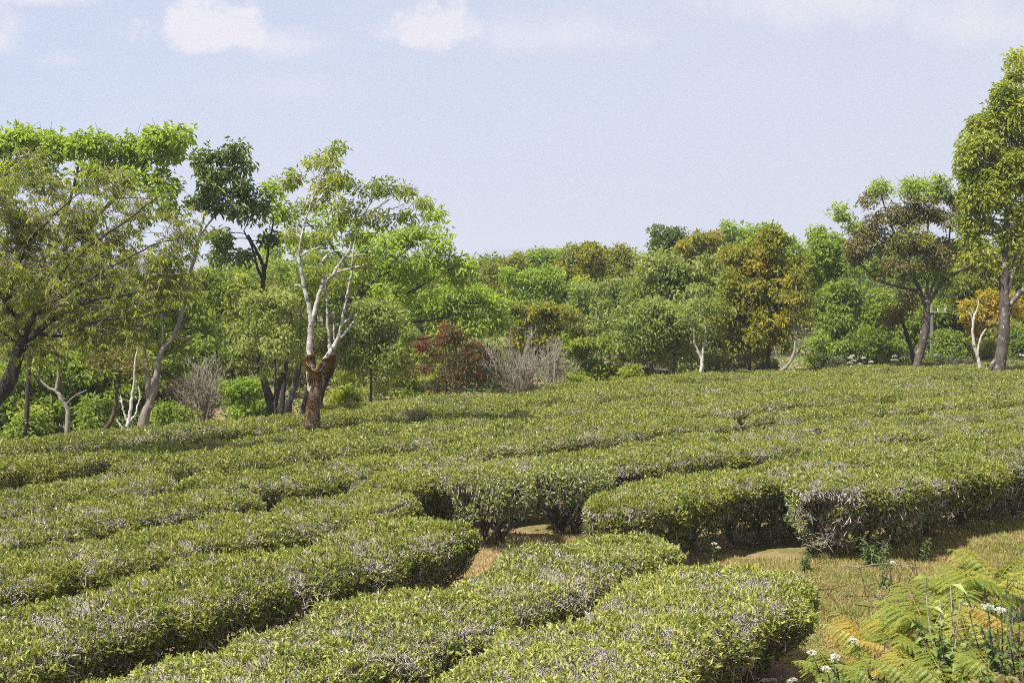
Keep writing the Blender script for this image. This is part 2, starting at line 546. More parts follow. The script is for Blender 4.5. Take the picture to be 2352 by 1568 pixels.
def shell(rng, cl, w, h, n, end_r, seed, PROF=PROF):
    """n random points on a clipped hedge over centreline cl (m,2): position, outward normal, side factor"""
    seg = np.linalg.norm(np.diff(cl, axis=0), axis=1)
    S = np.concatenate([[0], np.cumsum(seg)])
    tot = S[-1]
    s = rng.uniform(0, tot, n)
    m = rng.random(n)
    for sel, flip in ((m < .5 * min(1, 1.5 * end_r / tot) * .6, 0), (m > 1 - .5 * min(1, 1.5 * end_r / tot) * .6, 1)):
        th = rng.uniform(0, math.pi / 2, n)
        se = end_r * (1 - np.cos(th))
        s = np.where(sel, tot - se if flip else se, s)
    s = np.clip(s, .004, tot - .004)
    x = np.interp(s, S, cl[:, 0])
    y = np.interp(s, S, cl[:, 1])
    x2 = np.interp(np.minimum(s + .1, tot), S, cl[:, 0]) - np.interp(np.maximum(s - .1, 0), S, cl[:, 0])
    y2 = np.interp(np.minimum(s + .1, tot), S, cl[:, 1]) - np.interp(np.maximum(s - .1, 0), S, cl[:, 1])
    T = norm(np.stack([x2, y2, x2 * 0], -1))
    R = np.stack([T[:, 1], -T[:, 0], T[:, 2]], -1)
    # profile by arc length with thinner sides
    pl = PROF * (w, h)
    ps = np.linalg.norm(np.diff(pl, axis=0), axis=1)
    mid = (pl[1:, 1] + pl[:-1, 1]) / 2 / h
    wt = ps * np.clip(-.10 + 1.12 * mid, .10, 1.0)
    cw = np.concatenate([[0], np.cumsum(wt)])
    cw /= cw[-1]
    u = rng.random(n)
    k = np.clip(np.searchsorted(cw, u) - 1, 0, len(wt) - 1)
    f = (u - cw[k]) / (cw[k + 1] - cw[k])
    a = PROF[k, 0] * (1 - f) + PROF[k + 1, 0] * f
    b = PROF[k, 1] * (1 - f) + PROF[k + 1, 1] * f
    tang = (PROF[k + 1] - PROF[k]) * (w, h)
    nl = norm(np.stack([-tang[:, 1], tang[:, 0]], -1))
    e0 = np.minimum(np.minimum(s, tot - s) / end_r, 1)
    e = np.sqrt(np.maximum(1 - (1 - e0) ** 2, .0004))
    sgn = np.sign(a)
    lump = vnoise(s * 1.15, sgn * 3 + 5, seed) * .17 + vnoise(s * 3.1, sgn * 2 + 9, seed + 1) * .09
    ph = s / .92 + .35 * vnoise(s * .7, s * 0, seed + 41)          # the single bushes of the row swell and pinch
    pinch = np.abs(np.sin(math.pi * (ph + .25 * sgn))) ** .6
    ww = w * (1 + lump) * e * (.84 + .20 * pinch)
    hh = h * (1 + .055 * vnoise(s * .45, s * 0, seed + 2) + .05 * vnoise(s * 1.4, a * 1.2, seed + 3) + .02 * vnoise(s * 4, a * 3, seed + 4)) * (.80 + .20 * e ** .5) * (.965 + .04 * np.abs(np.sin(math.pi * ph)) ** .5)
    undercut = 1 + (1 - b) * .45 * vnoise(s * 1.0, sgn * 4 + 2, seed + 6)
    pos = np.stack([x, y, x * 0], -1) + R * (a * ww * undercut)[:, None]
    z0 = ground_z(x, y) * .9
    pos[:, 2] = z0 + b * hh
    pos = pos + T * (np.where(s < tot / 2, -1.0, 1.0) * (1 - e) * .26 * (vnoise(b * 2.6 + 3, a * 1.6, seed + 21) + .5 * vnoise(b * 6, a * 4, seed + 22)))[:, None]
    macro = vnoise(pos[:, 0] * 2.2, pos[:, 1] * 2.2 + pos[:, 2] * 2, seed + 14) * np.where(b > .96, .035, .085)
    end = np.where(s < tot / 2, -1.0, 1.0)
    N = R * (nl[:, 0:1] * sgn[:, None] * np.sign(nl[:, 0:1] * sgn[:, None] * a[:, None] + 1e-9) * sgn[:, None])
    N = R * (np.abs(nl[:, 0:1]) * sgn[:, None]) * e[:, None] + T * ((1 - e) * end)[:, None]
    N[:, 2] = np.abs(nl[:, 1]) * np.where(b < .6, -.2, 1)
    N = norm(N)
    pos = pos + N * macro[:, None]
    return pos, N, b, s, a, T


def hedge(label, cl, w, h, dens, L, tw, seed, fine=False, end_r=.6, nstem=True, fresh=0.0, name='tea_hedge', cat='tea hedge', group='clipped tea hedges in rows', twr=.0045, prof=PROF):
    rng = np.random.default_rng(seed)
    cl = np.asarray(cl, float)
    tot = np.linalg.norm(np.diff(cl, axis=0), axis=1).sum()
    arc = 2 * w + 1.7 * h
    base = np.array((cl[0, 0], cl[0, 1], 0.0))
    root = thing(name, label, cat, base, group)
    n = int(dens * tot * arc)
    pos, N, b, s, a, T = shell(rng, cl, w, h, n, end_r, seed, prof)
    grey = vnoise(pos[:, 0] * 1.3, pos[:, 1] * 1.3, 71) + .7 * vnoise(pos[:, 0] * 3.7, pos[:, 1] * 3.7, 72)
    keep = (rng.random(n) < np.clip(.80 - .42 * grey, .22, 1.0)) & ((b > .6) | (rng.random(n) < np.clip(.70 + .7 * vnoise(s * 1.1, np.sign(a) * 5, seed + 31), .2, 1)))
    pos, N, b, s = pos[keep], N[keep], b[keep], s[keep]
    n = len(pos)
    patch = vnoise(pos[:, 0] * 1.1, pos[:, 1] * 1.1, 61) * .6 + vnoise(pos[:, 0] * 3.2, pos[:, 1] * 3.2, 62) * .5
    meso = vnoise(pos[:, 0] * 6.5, pos[:, 1] * 6.5 + pos[:, 2] * 6, seed + 8) * .6 + vnoise(pos[:, 0] * 14, pos[:, 1] * 14 + pos[:, 2] * 13, seed + 9) * .5
    depth = np.abs(rng.normal(0, .05, n)) - .02 - .06 * meso - .06 * (rng.random(n) < .06) * rng.random(n)
    pos = pos - N * depth[:, None]
    rnd = rng.normal(0, 1, (n, 3))
    D = N * .4 + rnd * .60 + np.array((0, 0, .55))
    Nf = N * .35 + rng.normal(0, .75, (n, 3)) + np.array((0, 0, .30))
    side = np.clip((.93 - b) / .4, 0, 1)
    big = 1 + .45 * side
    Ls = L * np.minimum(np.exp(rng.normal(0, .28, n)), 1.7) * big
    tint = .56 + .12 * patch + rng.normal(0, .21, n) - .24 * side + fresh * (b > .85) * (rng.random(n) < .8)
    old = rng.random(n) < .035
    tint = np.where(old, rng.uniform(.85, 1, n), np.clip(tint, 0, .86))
    mb = MB()
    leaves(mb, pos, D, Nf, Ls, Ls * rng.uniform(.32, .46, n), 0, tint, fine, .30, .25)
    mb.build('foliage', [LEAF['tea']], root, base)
    # inner leaves and grey pruned twigs
    m = int(n * tw * 1.25)
    tp, tN, tb, ts, ta, _ = shell(rng, cl, w * .98, h * .99, m, end_r, seed, prof)
    pt = vnoise(tp[:, 0] * 1.3, tp[:, 1] * 1.3, 71) + .7 * vnoise(tp[:, 0] * 3.7, tp[:, 1] * 3.7, 72) + .55 * rng.normal(0, 1, m) + .25
    keep = (pt > -.25) & (rng.random(m) < np.where(tb < .9, .26, 1.0))
    tp, tN, tb = tp[keep], tN[keep], tb[keep]
    m = len(tp)
    tl = rng.uniform(.05, .15, m) * (1 + .5 * (tb < .8))
    td = norm(tN * .75 + rng.normal(0, .65, (m, 3)) + np.array((0, 0, .35)))
    a0 = tp - td * tl[:, None] * .75
    a1 = tp + td * tl[:, None] * .28
    mb = MB()
    sticks(mb, a0, a1, twr * rng.uniform(.8, 1.5, m), twr * .75, 0)
    # longer crooked bare branches poking out of the sides and ends
    q = int(tot * (26 if nstem else 5))
    bp, bN, bb, *_ = shell(rng, cl, w * .86, h * .95, q, end_r, seed, prof)
    for i in np.nonzero(bb < .93)[0]:
        d0 = norm(bN[i] * .8 + rng.normal(0, .55, 3) + np.array((0, 0, .45)))
        ln = rng.uniform(.14, .34)
        p0 = bp[i] - d0 * ln * .5
        p1 = p0 + d0 * ln * .5 + rng.normal(0, .025, 3)
        p2 = p1 + norm(d0 + rng.normal(0, .45, 3)) * ln * .5
        p3 = p1 + norm(d0 + rng.normal(0, .6, 3)) * ln * .4
        sticks(mb, np.array([p0, p1, p1]), np.array([p1, p2, p3]), np.array([1.7, 1.3, 1.0]) * twr, np.array([1.3, .7, .6]) * twr, 0)
    mb.build('twigs', [TWIG], root, base)
    if nstem:
        nb = int(tot / .8)
        S = np.concatenate([[0], np.cumsum(np.linalg.norm(np.diff(cl, axis=0), axis=1))])
        for i in range(nb):
            si = (i + .5) * tot / nb + rng.uniform(-.12, .12)
            x, y = np.interp(si, S, cl[:, 0]), np.interp(si, S, cl[:, 1])
            x += rng.uniform(-.08, .08)
            make_stem(root, (x - base[0], y - base[1], float(ground_z(x, y))), rng.uniform(0, 6.28), (w / .72, h / .95), rng.integers(0, 5))
    return root


def row(y0, t, c, x0, x1, wob=0.06, seed=0):
    x = np.linspace(x0, x1, max(6, int(abs(x1 - x0) * 3)))
    y = y0 + t * x - c * np.where(x > 0, x * x, 0) + wob * vnoise(x * .6, x * 0, seed) * 1.5
    return np.stack([x, y], -1)


TH = .93
near = dict(dens=5200, L=.041, tw=.85, fine=True, twr=.0048)
A = [
    ("long foremost tea hedge with bright fresh shoots, ending at the grassy clearing", row(10.45, 1.54, 0, -1.75, 2.5), .83, .98, dict(fresh=.10, end_r=.75)),
    ("tea hedge with twiggy grey top, its rounded end by the stone slab", row(13.95, 1.52, 0, -4.0, 1.62), .75, .95, dict(end_r=.75)),
    ("tea hedge ending opposite the pair of umbrella shaped tea bushes on trunks", row(18.4, 1.52, 0, -5.6, -.85), .77, .95, dict()),
    ("tea hedge that ends short beside the dark hollow in the middle of the plantation", row(21.85, 1.42, 0, -6.9, -1.6), .74, .93, dict()),
    ("tea hedge whose end lies under the dark gap before the shaded hedge", row(25.0, 1.36, 0, -8.2, -3.75), .74, .92, dict()),
    ("tea hedge running out of frame just in front of the shaded far hedge", row(27.9, 1.30, 0, -9.0, -5.3), .74, .92, dict()),
]
for i, (lab, cl, ww, hh, kw) in enumerate(A):
    p = dict(near)
    if i >= 2:
        p.update(dens=4600, fine=False, L=.042)
    p.update(kw)
    hedge(lab, cl, ww, hh, seed=100 + i, **p)

midd = dict(dens=4400, L=.043, tw=.75, twr=.005)
far = dict(dens=3200, L=.050, tw=.40, twr=.006, nstem=False)
B = [
    ("tea hedge with bare crooked branches at its end above the green weeds, beside the clearing", row(15.4, .95, .006, 4.15, 11.0), .86, 1.08, midd),
    ("tea hedge with low sprawling bare twigs at its end beside the dry brown path", row(17.5, 1.08, .0235, 1.15, 12.2), .80, 1.02, midd),
    ("tea hedge running uphill behind the pair of umbrella shaped tea bushes", row(20.5, 1.05, .0238, 1.55, 14.0), .74, .95, midd),
    ("tea hedge with whitish bare twigs on its pointed end above the hollow", row(22.6, 1.0, .02, -2.15, 15.5), .72, .93, dict(midd, dens=3700)),
    ("tea hedge with a long dark furrow along its front, starting at the shaded bare stems", row(25.0, 1.08, .0253, -4.7, 4.6), .78, .95, dict(midd, dens=3400, L=.047)),
    ("tea hedge beyond a notch, with exposed grey trunks at its end", row(25.0, 1.08, .0253, 5.3, 16.5), .78, .92, far),
    ("tea hedge ending in tree shade above the dark pocket", row(27.9, 1.02, .0243, -6.1, 16.5), .82, .94, dict(far, dens=2900, L=.050)),
    ("tea hedge in the shade just before the mossy birch", row(30.6, .97, .023, -10.2, 17.0), .80, .92, dict(far, dens=2800, L=.051)),
    ("tea hedge that passes close behind the mossy birch trunk", row(33.2, .90, .0203, -10.2, 17.5), .80, .92, far),
    ("tea hedge beyond the birch shadow, along the wood edge", row(35.4, .80, .0125, -4.5, 17.5), .86, .90, far),
    ("narrow tea hedge at the brow in front of the orange trees", row(37.5, .70, .006, 1.0, 18.0), .86, .90, far),
    ("short tea hedge at the brow below the big leaning brown tree", row(40.3, .55, .0, 5.5, 18.5), .86, .90, far),
]
for i, (lab, cl, ww, hh, p) in enumerate(B):
    hedge(lab, cl, ww * .83, hh * (1 - .04 * (i % 2)), seed=200 + i, **p)


def tea_bush(label, x, y, rx, h, seed):
    """single umbrella-shaped bush: crown disc on bare stems"""
    cl = np.array([(x - rx * .8, y - rx * .5), (x, y), (x + rx * .8, y + rx * .5)])
    rng = np.random.default_rng(seed)
    root = thing('tea_bush', label, 'tea bush', (x, y, 0), 'single tea bushes beside the path')
    base = np.array((x, y, 0.))
    n = 5200
    pos, N, b, s, a, T = shell(rng, cl, rx * .9, h, n, rx * .8, seed)
    low = (b < .50)
    pos, N, b = pos[~low], N[~low], b[~low]
    n = len(pos)
    pos = pos - N * (np.abs(rng.normal(0, .07, n)) - .02)[:, None]
    D = N * .35 + rng.normal(0, .62, (n, 3)) + np.array((0, 0, .4))
    Nf = N * .5 + rng.normal(0, .6, (n, 3)) + np.array((0, 0, .45))
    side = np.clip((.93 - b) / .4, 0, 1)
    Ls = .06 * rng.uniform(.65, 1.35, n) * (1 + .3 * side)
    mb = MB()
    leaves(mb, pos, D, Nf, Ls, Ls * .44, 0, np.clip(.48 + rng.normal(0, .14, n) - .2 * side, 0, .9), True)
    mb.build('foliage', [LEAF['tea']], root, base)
    m = 1500
    tp, tN, tb, *_ = shell(rng, cl, rx * .86, h * .98, m, rx * .8, seed)
    k = tb > .5
    tp, tN = tp[k], tN[k]
    m = len(tp)
    td = norm(tN * .7 + rng.normal(0, .65, (m, 3)) + np.array((0, 0, .3)))
    mb = MB()
    tl = rng.uniform(.06, .17, m)[:, None]
    sticks(mb, tp - td * tl * .7, tp + td * tl * .3, .005, .0035, 0)
    mb.build('twigs', [TWIG], root, base)
    for dx in (-.12, .1):
        make_stem(root, (dx, dx * .5, 0), rng.uniform(0, 6), (rx / .6, h / .93), rng.integers(0, 5))


tea_bush("umbrella shaped tea bush on dark stems, the one nearer the dark hollow", -.28, 20.35, .66, .98, 301)
tea_bush("umbrella shaped tea bush on a leaning trunk beside the bare dry patch", .86, 21.3, .72, .98, 302)


# ------------------------------------------------------------------ trees
def bez(a, b, sag, n, rng, wob=.06):
    d = b - a
    ln = np.linalg.norm(d)
    m = (a + b) / 2 + np.array((0, 0, sag * ln)) + rng.normal(0, wob * ln, 3)
    t = np.linspace(0, 1, n)[:, None]
    return a * (1 - t) ** 2 + 2 * m * t * (1 - t) + b * t ** 2


def crown_leaves(mb, rng, C, rc, k, L, W, style, tmean, tvar, flat, droop, outw, fine=False):
    """leaf sprays round cluster centres C"""
    nC = len(C)
    n = nC * k
    ci = np.repeat(np.arange(nC), k)
    off = rng.normal(0, 1, (n, 3))
    off = norm(off) * (rng.random((n, 1)) ** .45) * np.array((1, 1, flat))
    rr = rc * rng.uniform(.7, 1.3, nC)[ci][:, None]
    pos = C[ci] + off * rr
    out = norm(off + outw[ci] * .5)
    D = out * .55 + rng.normal(0, .55, (n, 3)) + np.array((0, 0, -droop))
    N = rng.normal(0, .5, (n, 3)) + np.array((0, 0, .75)) + out * .35
    ct = rng.normal(0, tvar * .85, nC)[ci]
    tint = np.clip(tmean + ct + rng.normal(0, tvar, n), 0, 1)
    Ls = L * rng.uniform(.65, 1.3, n)
    leaves(mb, pos, D, N, Ls, Ls * W, 0, tint, fine, .2 + .2 * droop, .22)


def feather_leaves(mb, rng, A, Dr, L, n_pair, tmean, tvar):
    """hanging compound leaves: narrow leaflets in drooping pairs along a short twig"""
    n = len(A)
    Dr = norm(Dr)
    S = norm(np.cross(Dr, np.array((0, 0, 1.)) + rng.normal(0, .1, (n, 3))))
    tw = rng.normal(tmean, tvar, n)
    for q in range(n_pair):
        for sg in (-1, 1):
            base = A + Dr * (L * .42 * q)[:, None] if isinstance(L, np.ndarray) else A + Dr * (L * .42 * q)
            D = S * sg * .55 + Dr * .35 + np.array((0, 0, -.52)) + rng.normal(0, .20, (n, 3))
            N = S * sg * .8 + np.array((0, 0, .6)) + rng.normal(0, .2, (n, 3))
            Ls = L * rng.uniform(.75, 1.2, n) * (1 - .06 * abs(q - n_pair / 2))
            leaves(mb, base, D, N, Ls, Ls * .26, 0, np.clip(tw + rng.normal(0, .08, n), 0, 1), False, .25, .15)


def tree(name, label, cat, d, paths, blobs, leaf, bark, seed, L=.13, W=.42, rc=.34, cover=2.0, lai=.9, flat=.7, droop=.25,
         tmean=.5, tvar=.2, depth=1.0, group=None, foot_bark=None, style='broad', twigs=0, leaf2=None, twig_mat=None, k_side=8, rk=.55):
    """paths: list of [(px,py,r_px[,dd])..] - the first is the trunk, the rest limbs; blobs: (px,py,rx,ry[,dd[,leafkey[,cover]]])"""
    rng = np.random.default_rng(seed)
    cover, lai = cover * 1.55, lai * 1.12
    s = d / F
    m_bark = BARK[bark]
    b0 = P(paths[0][0][0], paths[0][0][1], d)
    b0[2] = float(ground_z(b0[0], b0[1]))
    root = thing(name, label, cat, b0, group)
    skel, srad = [], []
    for pi, path in enumerate(paths):
        pts = np.array([np.append(P(q[0], q[1], d + (q[3] if len(q) > 3 else 0)), q[2] * s * rk) for q in path])
        if pi == 0 and pts[0, 2] > b0[2] - .02:
            foot = pts[0].copy()
            if foot[2] > b0[2] + .3:
                foot[0] -= (pts[1, 0] - pts[0, 0]) * .15
            foot[2] = b0[2] - .08
            foot[3] *= 1.2
            pts = np.concatenate([[foot], pts])
        n = max(6, int(len(pts) * 5))
        sp = smooth_path(pts, n)
        sp[1:-1, :3] += rng.normal(0, .006, (n - 2, 3))
        mb = MB()
        tube(mb, sp[:, :3], np.maximum(sp[:, 3], .006), k_side + (4 if pi == 0 else 0), 0, .10, rng)
        mb.build('trunk' if pi == 0 else 'limb', [BARK[foot_bark] if foot_bark and (pi == 0 or pi == 10) else m_bark], root, b0)
        skel.append(sp[:, :3])
        srad.append(sp[:, 3])
    skel_all = np.concatenate(skel)
    rad_all = np.concatenate(srad)
    crown = {}
    for bl in blobs:
        px, py, rx, ry = bl[:4]
        dd = bl[4] if len(bl) > 4 and bl[4] is not None else rng.uniform(-.35, .35) * depth
        tb = tmean + rng.uniform(-.13, .13)
        lk = (bl[5] if len(bl) > 5 and bl[5] else leaf)
        cv = cover * (bl[6] if len(bl) > 6 else 1.0)
        cen = P(px, py, d + dd)
        R = np.array((rx * s, max(.35, depth * .75 * (rx + ry) / 2 * s), ry * s))
        n = max(3, int(cv * R[0] * R[2] / rc ** 2))
        v = norm(rng.normal(0, 1, (n, 3))) * np.clip(np.abs(rng.normal(.66, .30, (n, 1))), 0, 1.28)
        C = cen + v * R * (1 - .5 * rc / np.maximum(R, rc))
        C[:, 2] = np.maximum(C[:, 2], ground_z(C[:, 0], C[:, 1]) + .12)
        mb = crown.setdefault(lk, MB())
        # limb from the skeleton to the blob
        dist = np.linalg.norm(skel_all - cen, axis=1) + 1.4 * np.maximum(skel_all[:, 2] - cen[2] - .1, 0) - 3.0 * np.minimum(rad_all, .12)
        ai = int(np.argmin(dist))
        limb = bez(skel_all[ai], cen + np.array((0, 0, .15 * R[2])), .10, 9, rng)
        r0 = max(.012, min(.55 * rad_all[ai], .05 * float(np.mean(R)) + .012))
        lr = np.linspace(r0, max(.006, r0 * .3), 9)
        lm = MB()
        tube(lm, limb, lr, 6, 0, .08, rng)
        lm.build('limb', [m_bark], root, b0)
        # branches to the clusters, then leaf sprays
        for c in C:
            i = int(np.clip(rng.integers(2, 9), 0, 8))
            q = bez(limb[i], c, .08, 5, rng, .08)
            tube(mb, q, np.linspace(max(.006, lr[i] * .45), .0045, 5), 3, 1, cap=False)
        outw = norm(C - cen)
        k = max(6, int(lai * math.pi * rc ** 2 / (L * L * W * .5)))
        if style == 'feather':
            m = max(3, int(k / 8))
            ci = np.repeat(np.arange(n), m)
            A0 = C[ci] + rng.normal(0, rc * .55, (n * m, 3))
            Dr = outw[ci] * .5 + rng.normal(0, .45, (n * m, 3)) + np.array((.45, 0, .05))
            feather_leaves(mb, rng, A0, Dr, L, 4, tmean, tvar)
            sticks(mb, A0 - norm(Dr) * .22, A0 + norm(Dr) * L * 1.7, .004, .0025, 1)
        else:
            crown_leaves(mb, rng, C, rc, k, L, W, style, tb, tvar, flat, droop, outw)
        if twigs:
            m = twigs
            ci = np.repeat(np.arange(n), m)
            td = norm(outw[ci] * .6 + rng.normal(0, .55, (n * m, 3)) + np.array((0, 0, .25)))
            tl = rc * rng.uniform(.5, 1.15, (n * m, 1))
            tw0 = C[ci] + rng.normal(0, rc * .25, (n * m, 3))
            sticks(mb, tw0, tw0 + td * tl, .006, .003, 1)
    for lk, mb in crown.items():
        mb.build('crown', [LEAF[lk], twig_mat or m_bark], root, b0)
    return root


WOOD = 'trees of the wood around the tea field'
EDGE = 'trees along the edge of the tea field'

# -- the white birch-like tree standing in the tea
birch = tree('birch_tree', "white barked old tree with a mossy foot standing among the tea hedges", 'tree', 27.9,
    [[(709, 1010, 34), (714, 985, 31), (722, 930, 27), (724, 880, 26), (722, 850, 22)],
     [(719, 895, 24), (712, 840, 18), (712, 790, 14), (716, 735, 13.5)],
     [(716, 740, 12), (709, 705, 10), (700, 665, 9), (692, 622, 8), (686, 590, 7.5), (690, 560, 6), (698, 520, 5), (710, 480, 4), (722, 450, 3)],
     [(716, 740, 11), (725, 705, 9.5), (736, 668, 9), (741, 640, 7), (741, 612, 6.5), (748, 590, 6), (766, 578, 5), (785, 576, 4.5)],
     [(738, 660, 7.5), (752, 643, 7), (766, 630, 6.5), (777, 610, 6), (790, 592, 5.5), (802, 575, 5), (806, 555, 4)],
     [(724, 865, 13), (740, 838, 13), (757, 812, 12), (770, 790, 10), (780, 765, 7), (786, 735, 6), (793, 700, 5.5), (800, 660, 5), (808, 620, 4), (812, 575, 3.5), (820, 520, 3)],
     [(758, 806, 8), (755, 770, 6), (752, 735, 5.5), (750, 690, 5), (747, 655, 4.5)],
     [(772, 785, 7), (788, 770, 5), (803, 752, 5), (812, 738, 4)], [(768, 780, 4), (767, 740, 4), (766, 715, 4)],
     [(783, 748, 4), (795, 737, 3.5), (802, 730, 3)],
     [(744, 860, 14), (757, 840, 13), (764, 815, 9), (768, 800, 7)],
     [(688, 590, 5), (705, 578, 4), (722, 572, 3), (738, 566, 2.5)], [(706, 690, 4), (696, 660, 3), (684, 655, 3), (676, 658, 2.5)],
     [(775, 625, 5), (800, 618, 4.5), (825, 612, 3.5), (845, 606, 2.5)], [(790, 592, 4), (815, 588, 3), (835, 582, 2)]],
    [(745, 375, 55, 45), (690, 410, 50, 34), (790, 410, 45, 38), (870, 430, 60, 40), (930, 440, 46, 30), (700, 470, 42, 40, .2, None, .6), (780, 480, 60, 48, 0, None, .7),
     (860, 500, 60, 45, .2, None, .8), (940, 490, 40, 30, .3, None, .6), (740, 530, 50, 40, .3, None, .5), (830, 550, 46, 40, .2, None, .5), (770, 350, 26, 22), (970, 462, 22, 14), (720, 610, 40, 34, -.3, None, .4), (790, 640, 46, 40, .3, None, .7), (850, 620, 44, 40, .2, None, .7), (670, 540, 30, 34, .2, None, .5), (750, 440, 60, 40)],
    'birch', 'birch', 11, foot_bark='mossy', L=.10, W=.36, rc=.21, cover=1.35, lai=.60, droop=.5, tmean=.5, tvar=.2, group=None, twigs=4)


def moss(parent, d, paths, seed):
    """rusty moss cushions hugging the trunk surface, in ragged patches"""
    rng = np.random.default_rng(seed)
    trunk = [c for c in parent.children if c.name.startswith('trunk')][0]
    for path, th in paths:
        pts = smooth_path(np.array([np.append(P(q[0], q[1], d), q[2] * .55 * d / F) for q in path]), 40)
        n = 9000
        t = rng.random(n)
        a = rng.uniform(0, 2 * math.pi, n)
        c = np.stack([np.interp(t, np.linspace(0, 1, 40), pts[:, i]) for i in range(4)], -1)
        k = vnoise(np.cos(a) * 1.5 + 4, t * 7 + np.sin(a) * 1.2, seed) + .5 * vnoise(np.cos(a) * 4, t * 18 + np.sin(a) * 3, seed + 1) + .35 * rng.normal(0, 1, n) > th
        c, a = c[k], a[k]
        n = len(c)
        o = np.stack([np.cos(a), np.sin(a), a * 0], -1)
        pos = c[:, :3] + o * (c[:, 3:4] * rng.uniform(.96, 1.10, (n, 1)))
        mb = MB()
        leaves(mb, pos, o + rng.normal(0, .6, (n, 3)), rng.normal(0, 1, (n, 3)), .030, .018, 0, np.clip(.5 + rng.normal(0, .28, n), 0, 1))
        mb.build('moss', [LEAF['moss']], trunk, np.array(parent.location))


moss(birch, 27.9, [([(709, 1005, 34), (714, 985, 31), (722, 930, 27), (724, 880, 26), (722, 850, 22)], .12), ([(744, 862, 14), (757, 840, 13), (764, 815, 9)], -.2), ([(722, 885, 24), (713, 842, 19), (712, 815, 16)], .35), ([(730, 855, 13), (742, 836, 13), (752, 822, 12.5)], .5)], 5)

# -- the edge trees on the sunny side: hanging-leaf tree, lime crown, tall dark crown on a pale stem
tree('feather_leaved_tree', "spreading tree with hanging feathery yellow-green leaves and many bare twigs", 'tree', 23.2,
    [[(-70, 1040, 36), (-25, 940, 34), (20, 875, 30), (45, 800, 24), (60, 760, 20)],
     [(50, 790, 16), (120, 735, 11), (210, 690, 8), (300, 675, 5), (380, 655, 3)], [(50, 780, 15), (20, 700, 12), (40, 610, 9), (80, 540, 6), (150, 470, 4)],
     [(60, 760, 13), (120, 660, 9), (200, 570, 6), (300, 500, 4), (380, 440, 2)], [(20, 700, 11), (-60, 600, 9), (-90, 480, 6), (-20, 420, 3)],
     [(90, 720, 8), (190, 650, 6), (280, 600, 4), (360, 560, 3), (450, 545, 2)], [(60, 760, 9), (150, 770, 6), (230, 735, 4), (320, 730, 2)]],
    [(30, 500, 90, 60), (-40, 430, 80, 60), (120, 540, 90, 55), (200, 600, 90, 50), (60, 620, 100, 60), (-30, 640, 80, 60), (260, 660, 80, 44), (140, 680, 100, 46), (40, 730, 90, 46),
     (280, 540, 80, 46, .4, None, .55), (330, 480, 70, 50, .6, None, .45), (250, 430, 90, 48, .8, None, .5), (130, 430, 90, 46, .6, None, .6), (60, 390, 70, 34, .8, None, .5), (390, 600, 60, 40, .5, None, .4),
     (-20, 760, 60, 50, -.4), (330, 620, 50, 30, .2, None, .6), (420, 540, 50, 36, .5, None, .3), (240, 770, 60, 30, .2, None, .5), (90, 800, 60, 30, .2, None, .5), (170, 500, 80, 50, .4), (0, 560, 90, 60, .3), (230, 520, 80, 40, .5, None, .8), (340, 690, 60, 40, .3, None, .6), (400, 650, 50, 40, .5, None, .4), (180, 740, 90, 40, .2, None, .8), (300, 740, 70, 34, .3, None, .5)],
    'yellow', 'dark', 21, L=.105, W=.27, rc=.34, cover=1.6, lai=.75, style='feather', tmean=.46, tvar=.26, twigs=9, depth=1.1, twig_mat=BARK['grey'])
tree('lime_leaved_tree', "wide lime green crown rising behind the feathery leaved tree", 'tree', 31,
    [[(60, 1000, 11), (70, 800, 10), (90, 640, 9), (130, 520, 8)], [(85, 660, 12), (30, 520, 9), (0, 420, 5)], [(100, 620, 12), (220, 500, 9), (320, 400, 5)], [(110, 580, 10), (160, 460, 6), (180, 380, 4)]],
    [(30, 315, 80, 42), (-50, 350, 70, 60), (120, 335, 80, 44), (210, 330, 70, 42), (290, 345, 70, 46), (360, 325, 52, 40), (395, 355, 34, 44), (60, 390, 100, 40), (180, 400, 90, 40, 0, None, .6), (290, 410, 80, 40, 0, None, .6), (370, 420, 50, 44, 0, None, .8), (385, 470, 44, 34, 0, None, .5), (-40, 420, 80, 50), (410, 310, 20, 22)],
    'lime', 'dark', 22, L=.15, W=.5, rc=.34, cover=2.8, lai=.95, tmean=.55, tvar=.2, droop=.3, twigs=2)
tree('evergreen_tree', "tall dark green crown on a bent pale stem, highest of the left wood edge", 'tree', 32.5,
    [[(322, 1000, 23), (338, 940, 19), (352, 900, 17), (362, 850, 14), (370, 810, 12), (400, 770, 10), (418, 720, 8.5), (430, 660, 7.5), (442, 610, 7), (458, 540, 6), (475, 480, 4.5), (500, 420, 3)],
     [(346, 935, 15), (340, 880, 14), (335, 830, 10), (330, 790, 7), (345, 740, 5), (352, 690, 4)], [(400, 770, 7), (425, 780, 5), (447, 770, 4)], [(455, 550, 5), (490, 500, 4), (530, 470, 3)], [(372, 812, 6), (374, 770, 5), (372, 720, 4)]],
    [(500, 355, 46, 36), (460, 380, 36, 36), (545, 385, 40, 38), (505, 400, 60, 34), (470, 425, 40, 30), (560, 425, 36, 34), (520, 445, 50, 30), (575, 465, 28, 30), (448, 460, 22, 24, 0, None, .7), (535, 480, 40, 26, 0, None, .6), (495, 475, 26, 18, 0, None, .4), (545, 335, 24, 18)],
    'dark', 'pale', 23, L=.14, W=.42, rc=.28, cover=1.7, lai=.85, tmean=.58, tvar=.2, droop=.45)
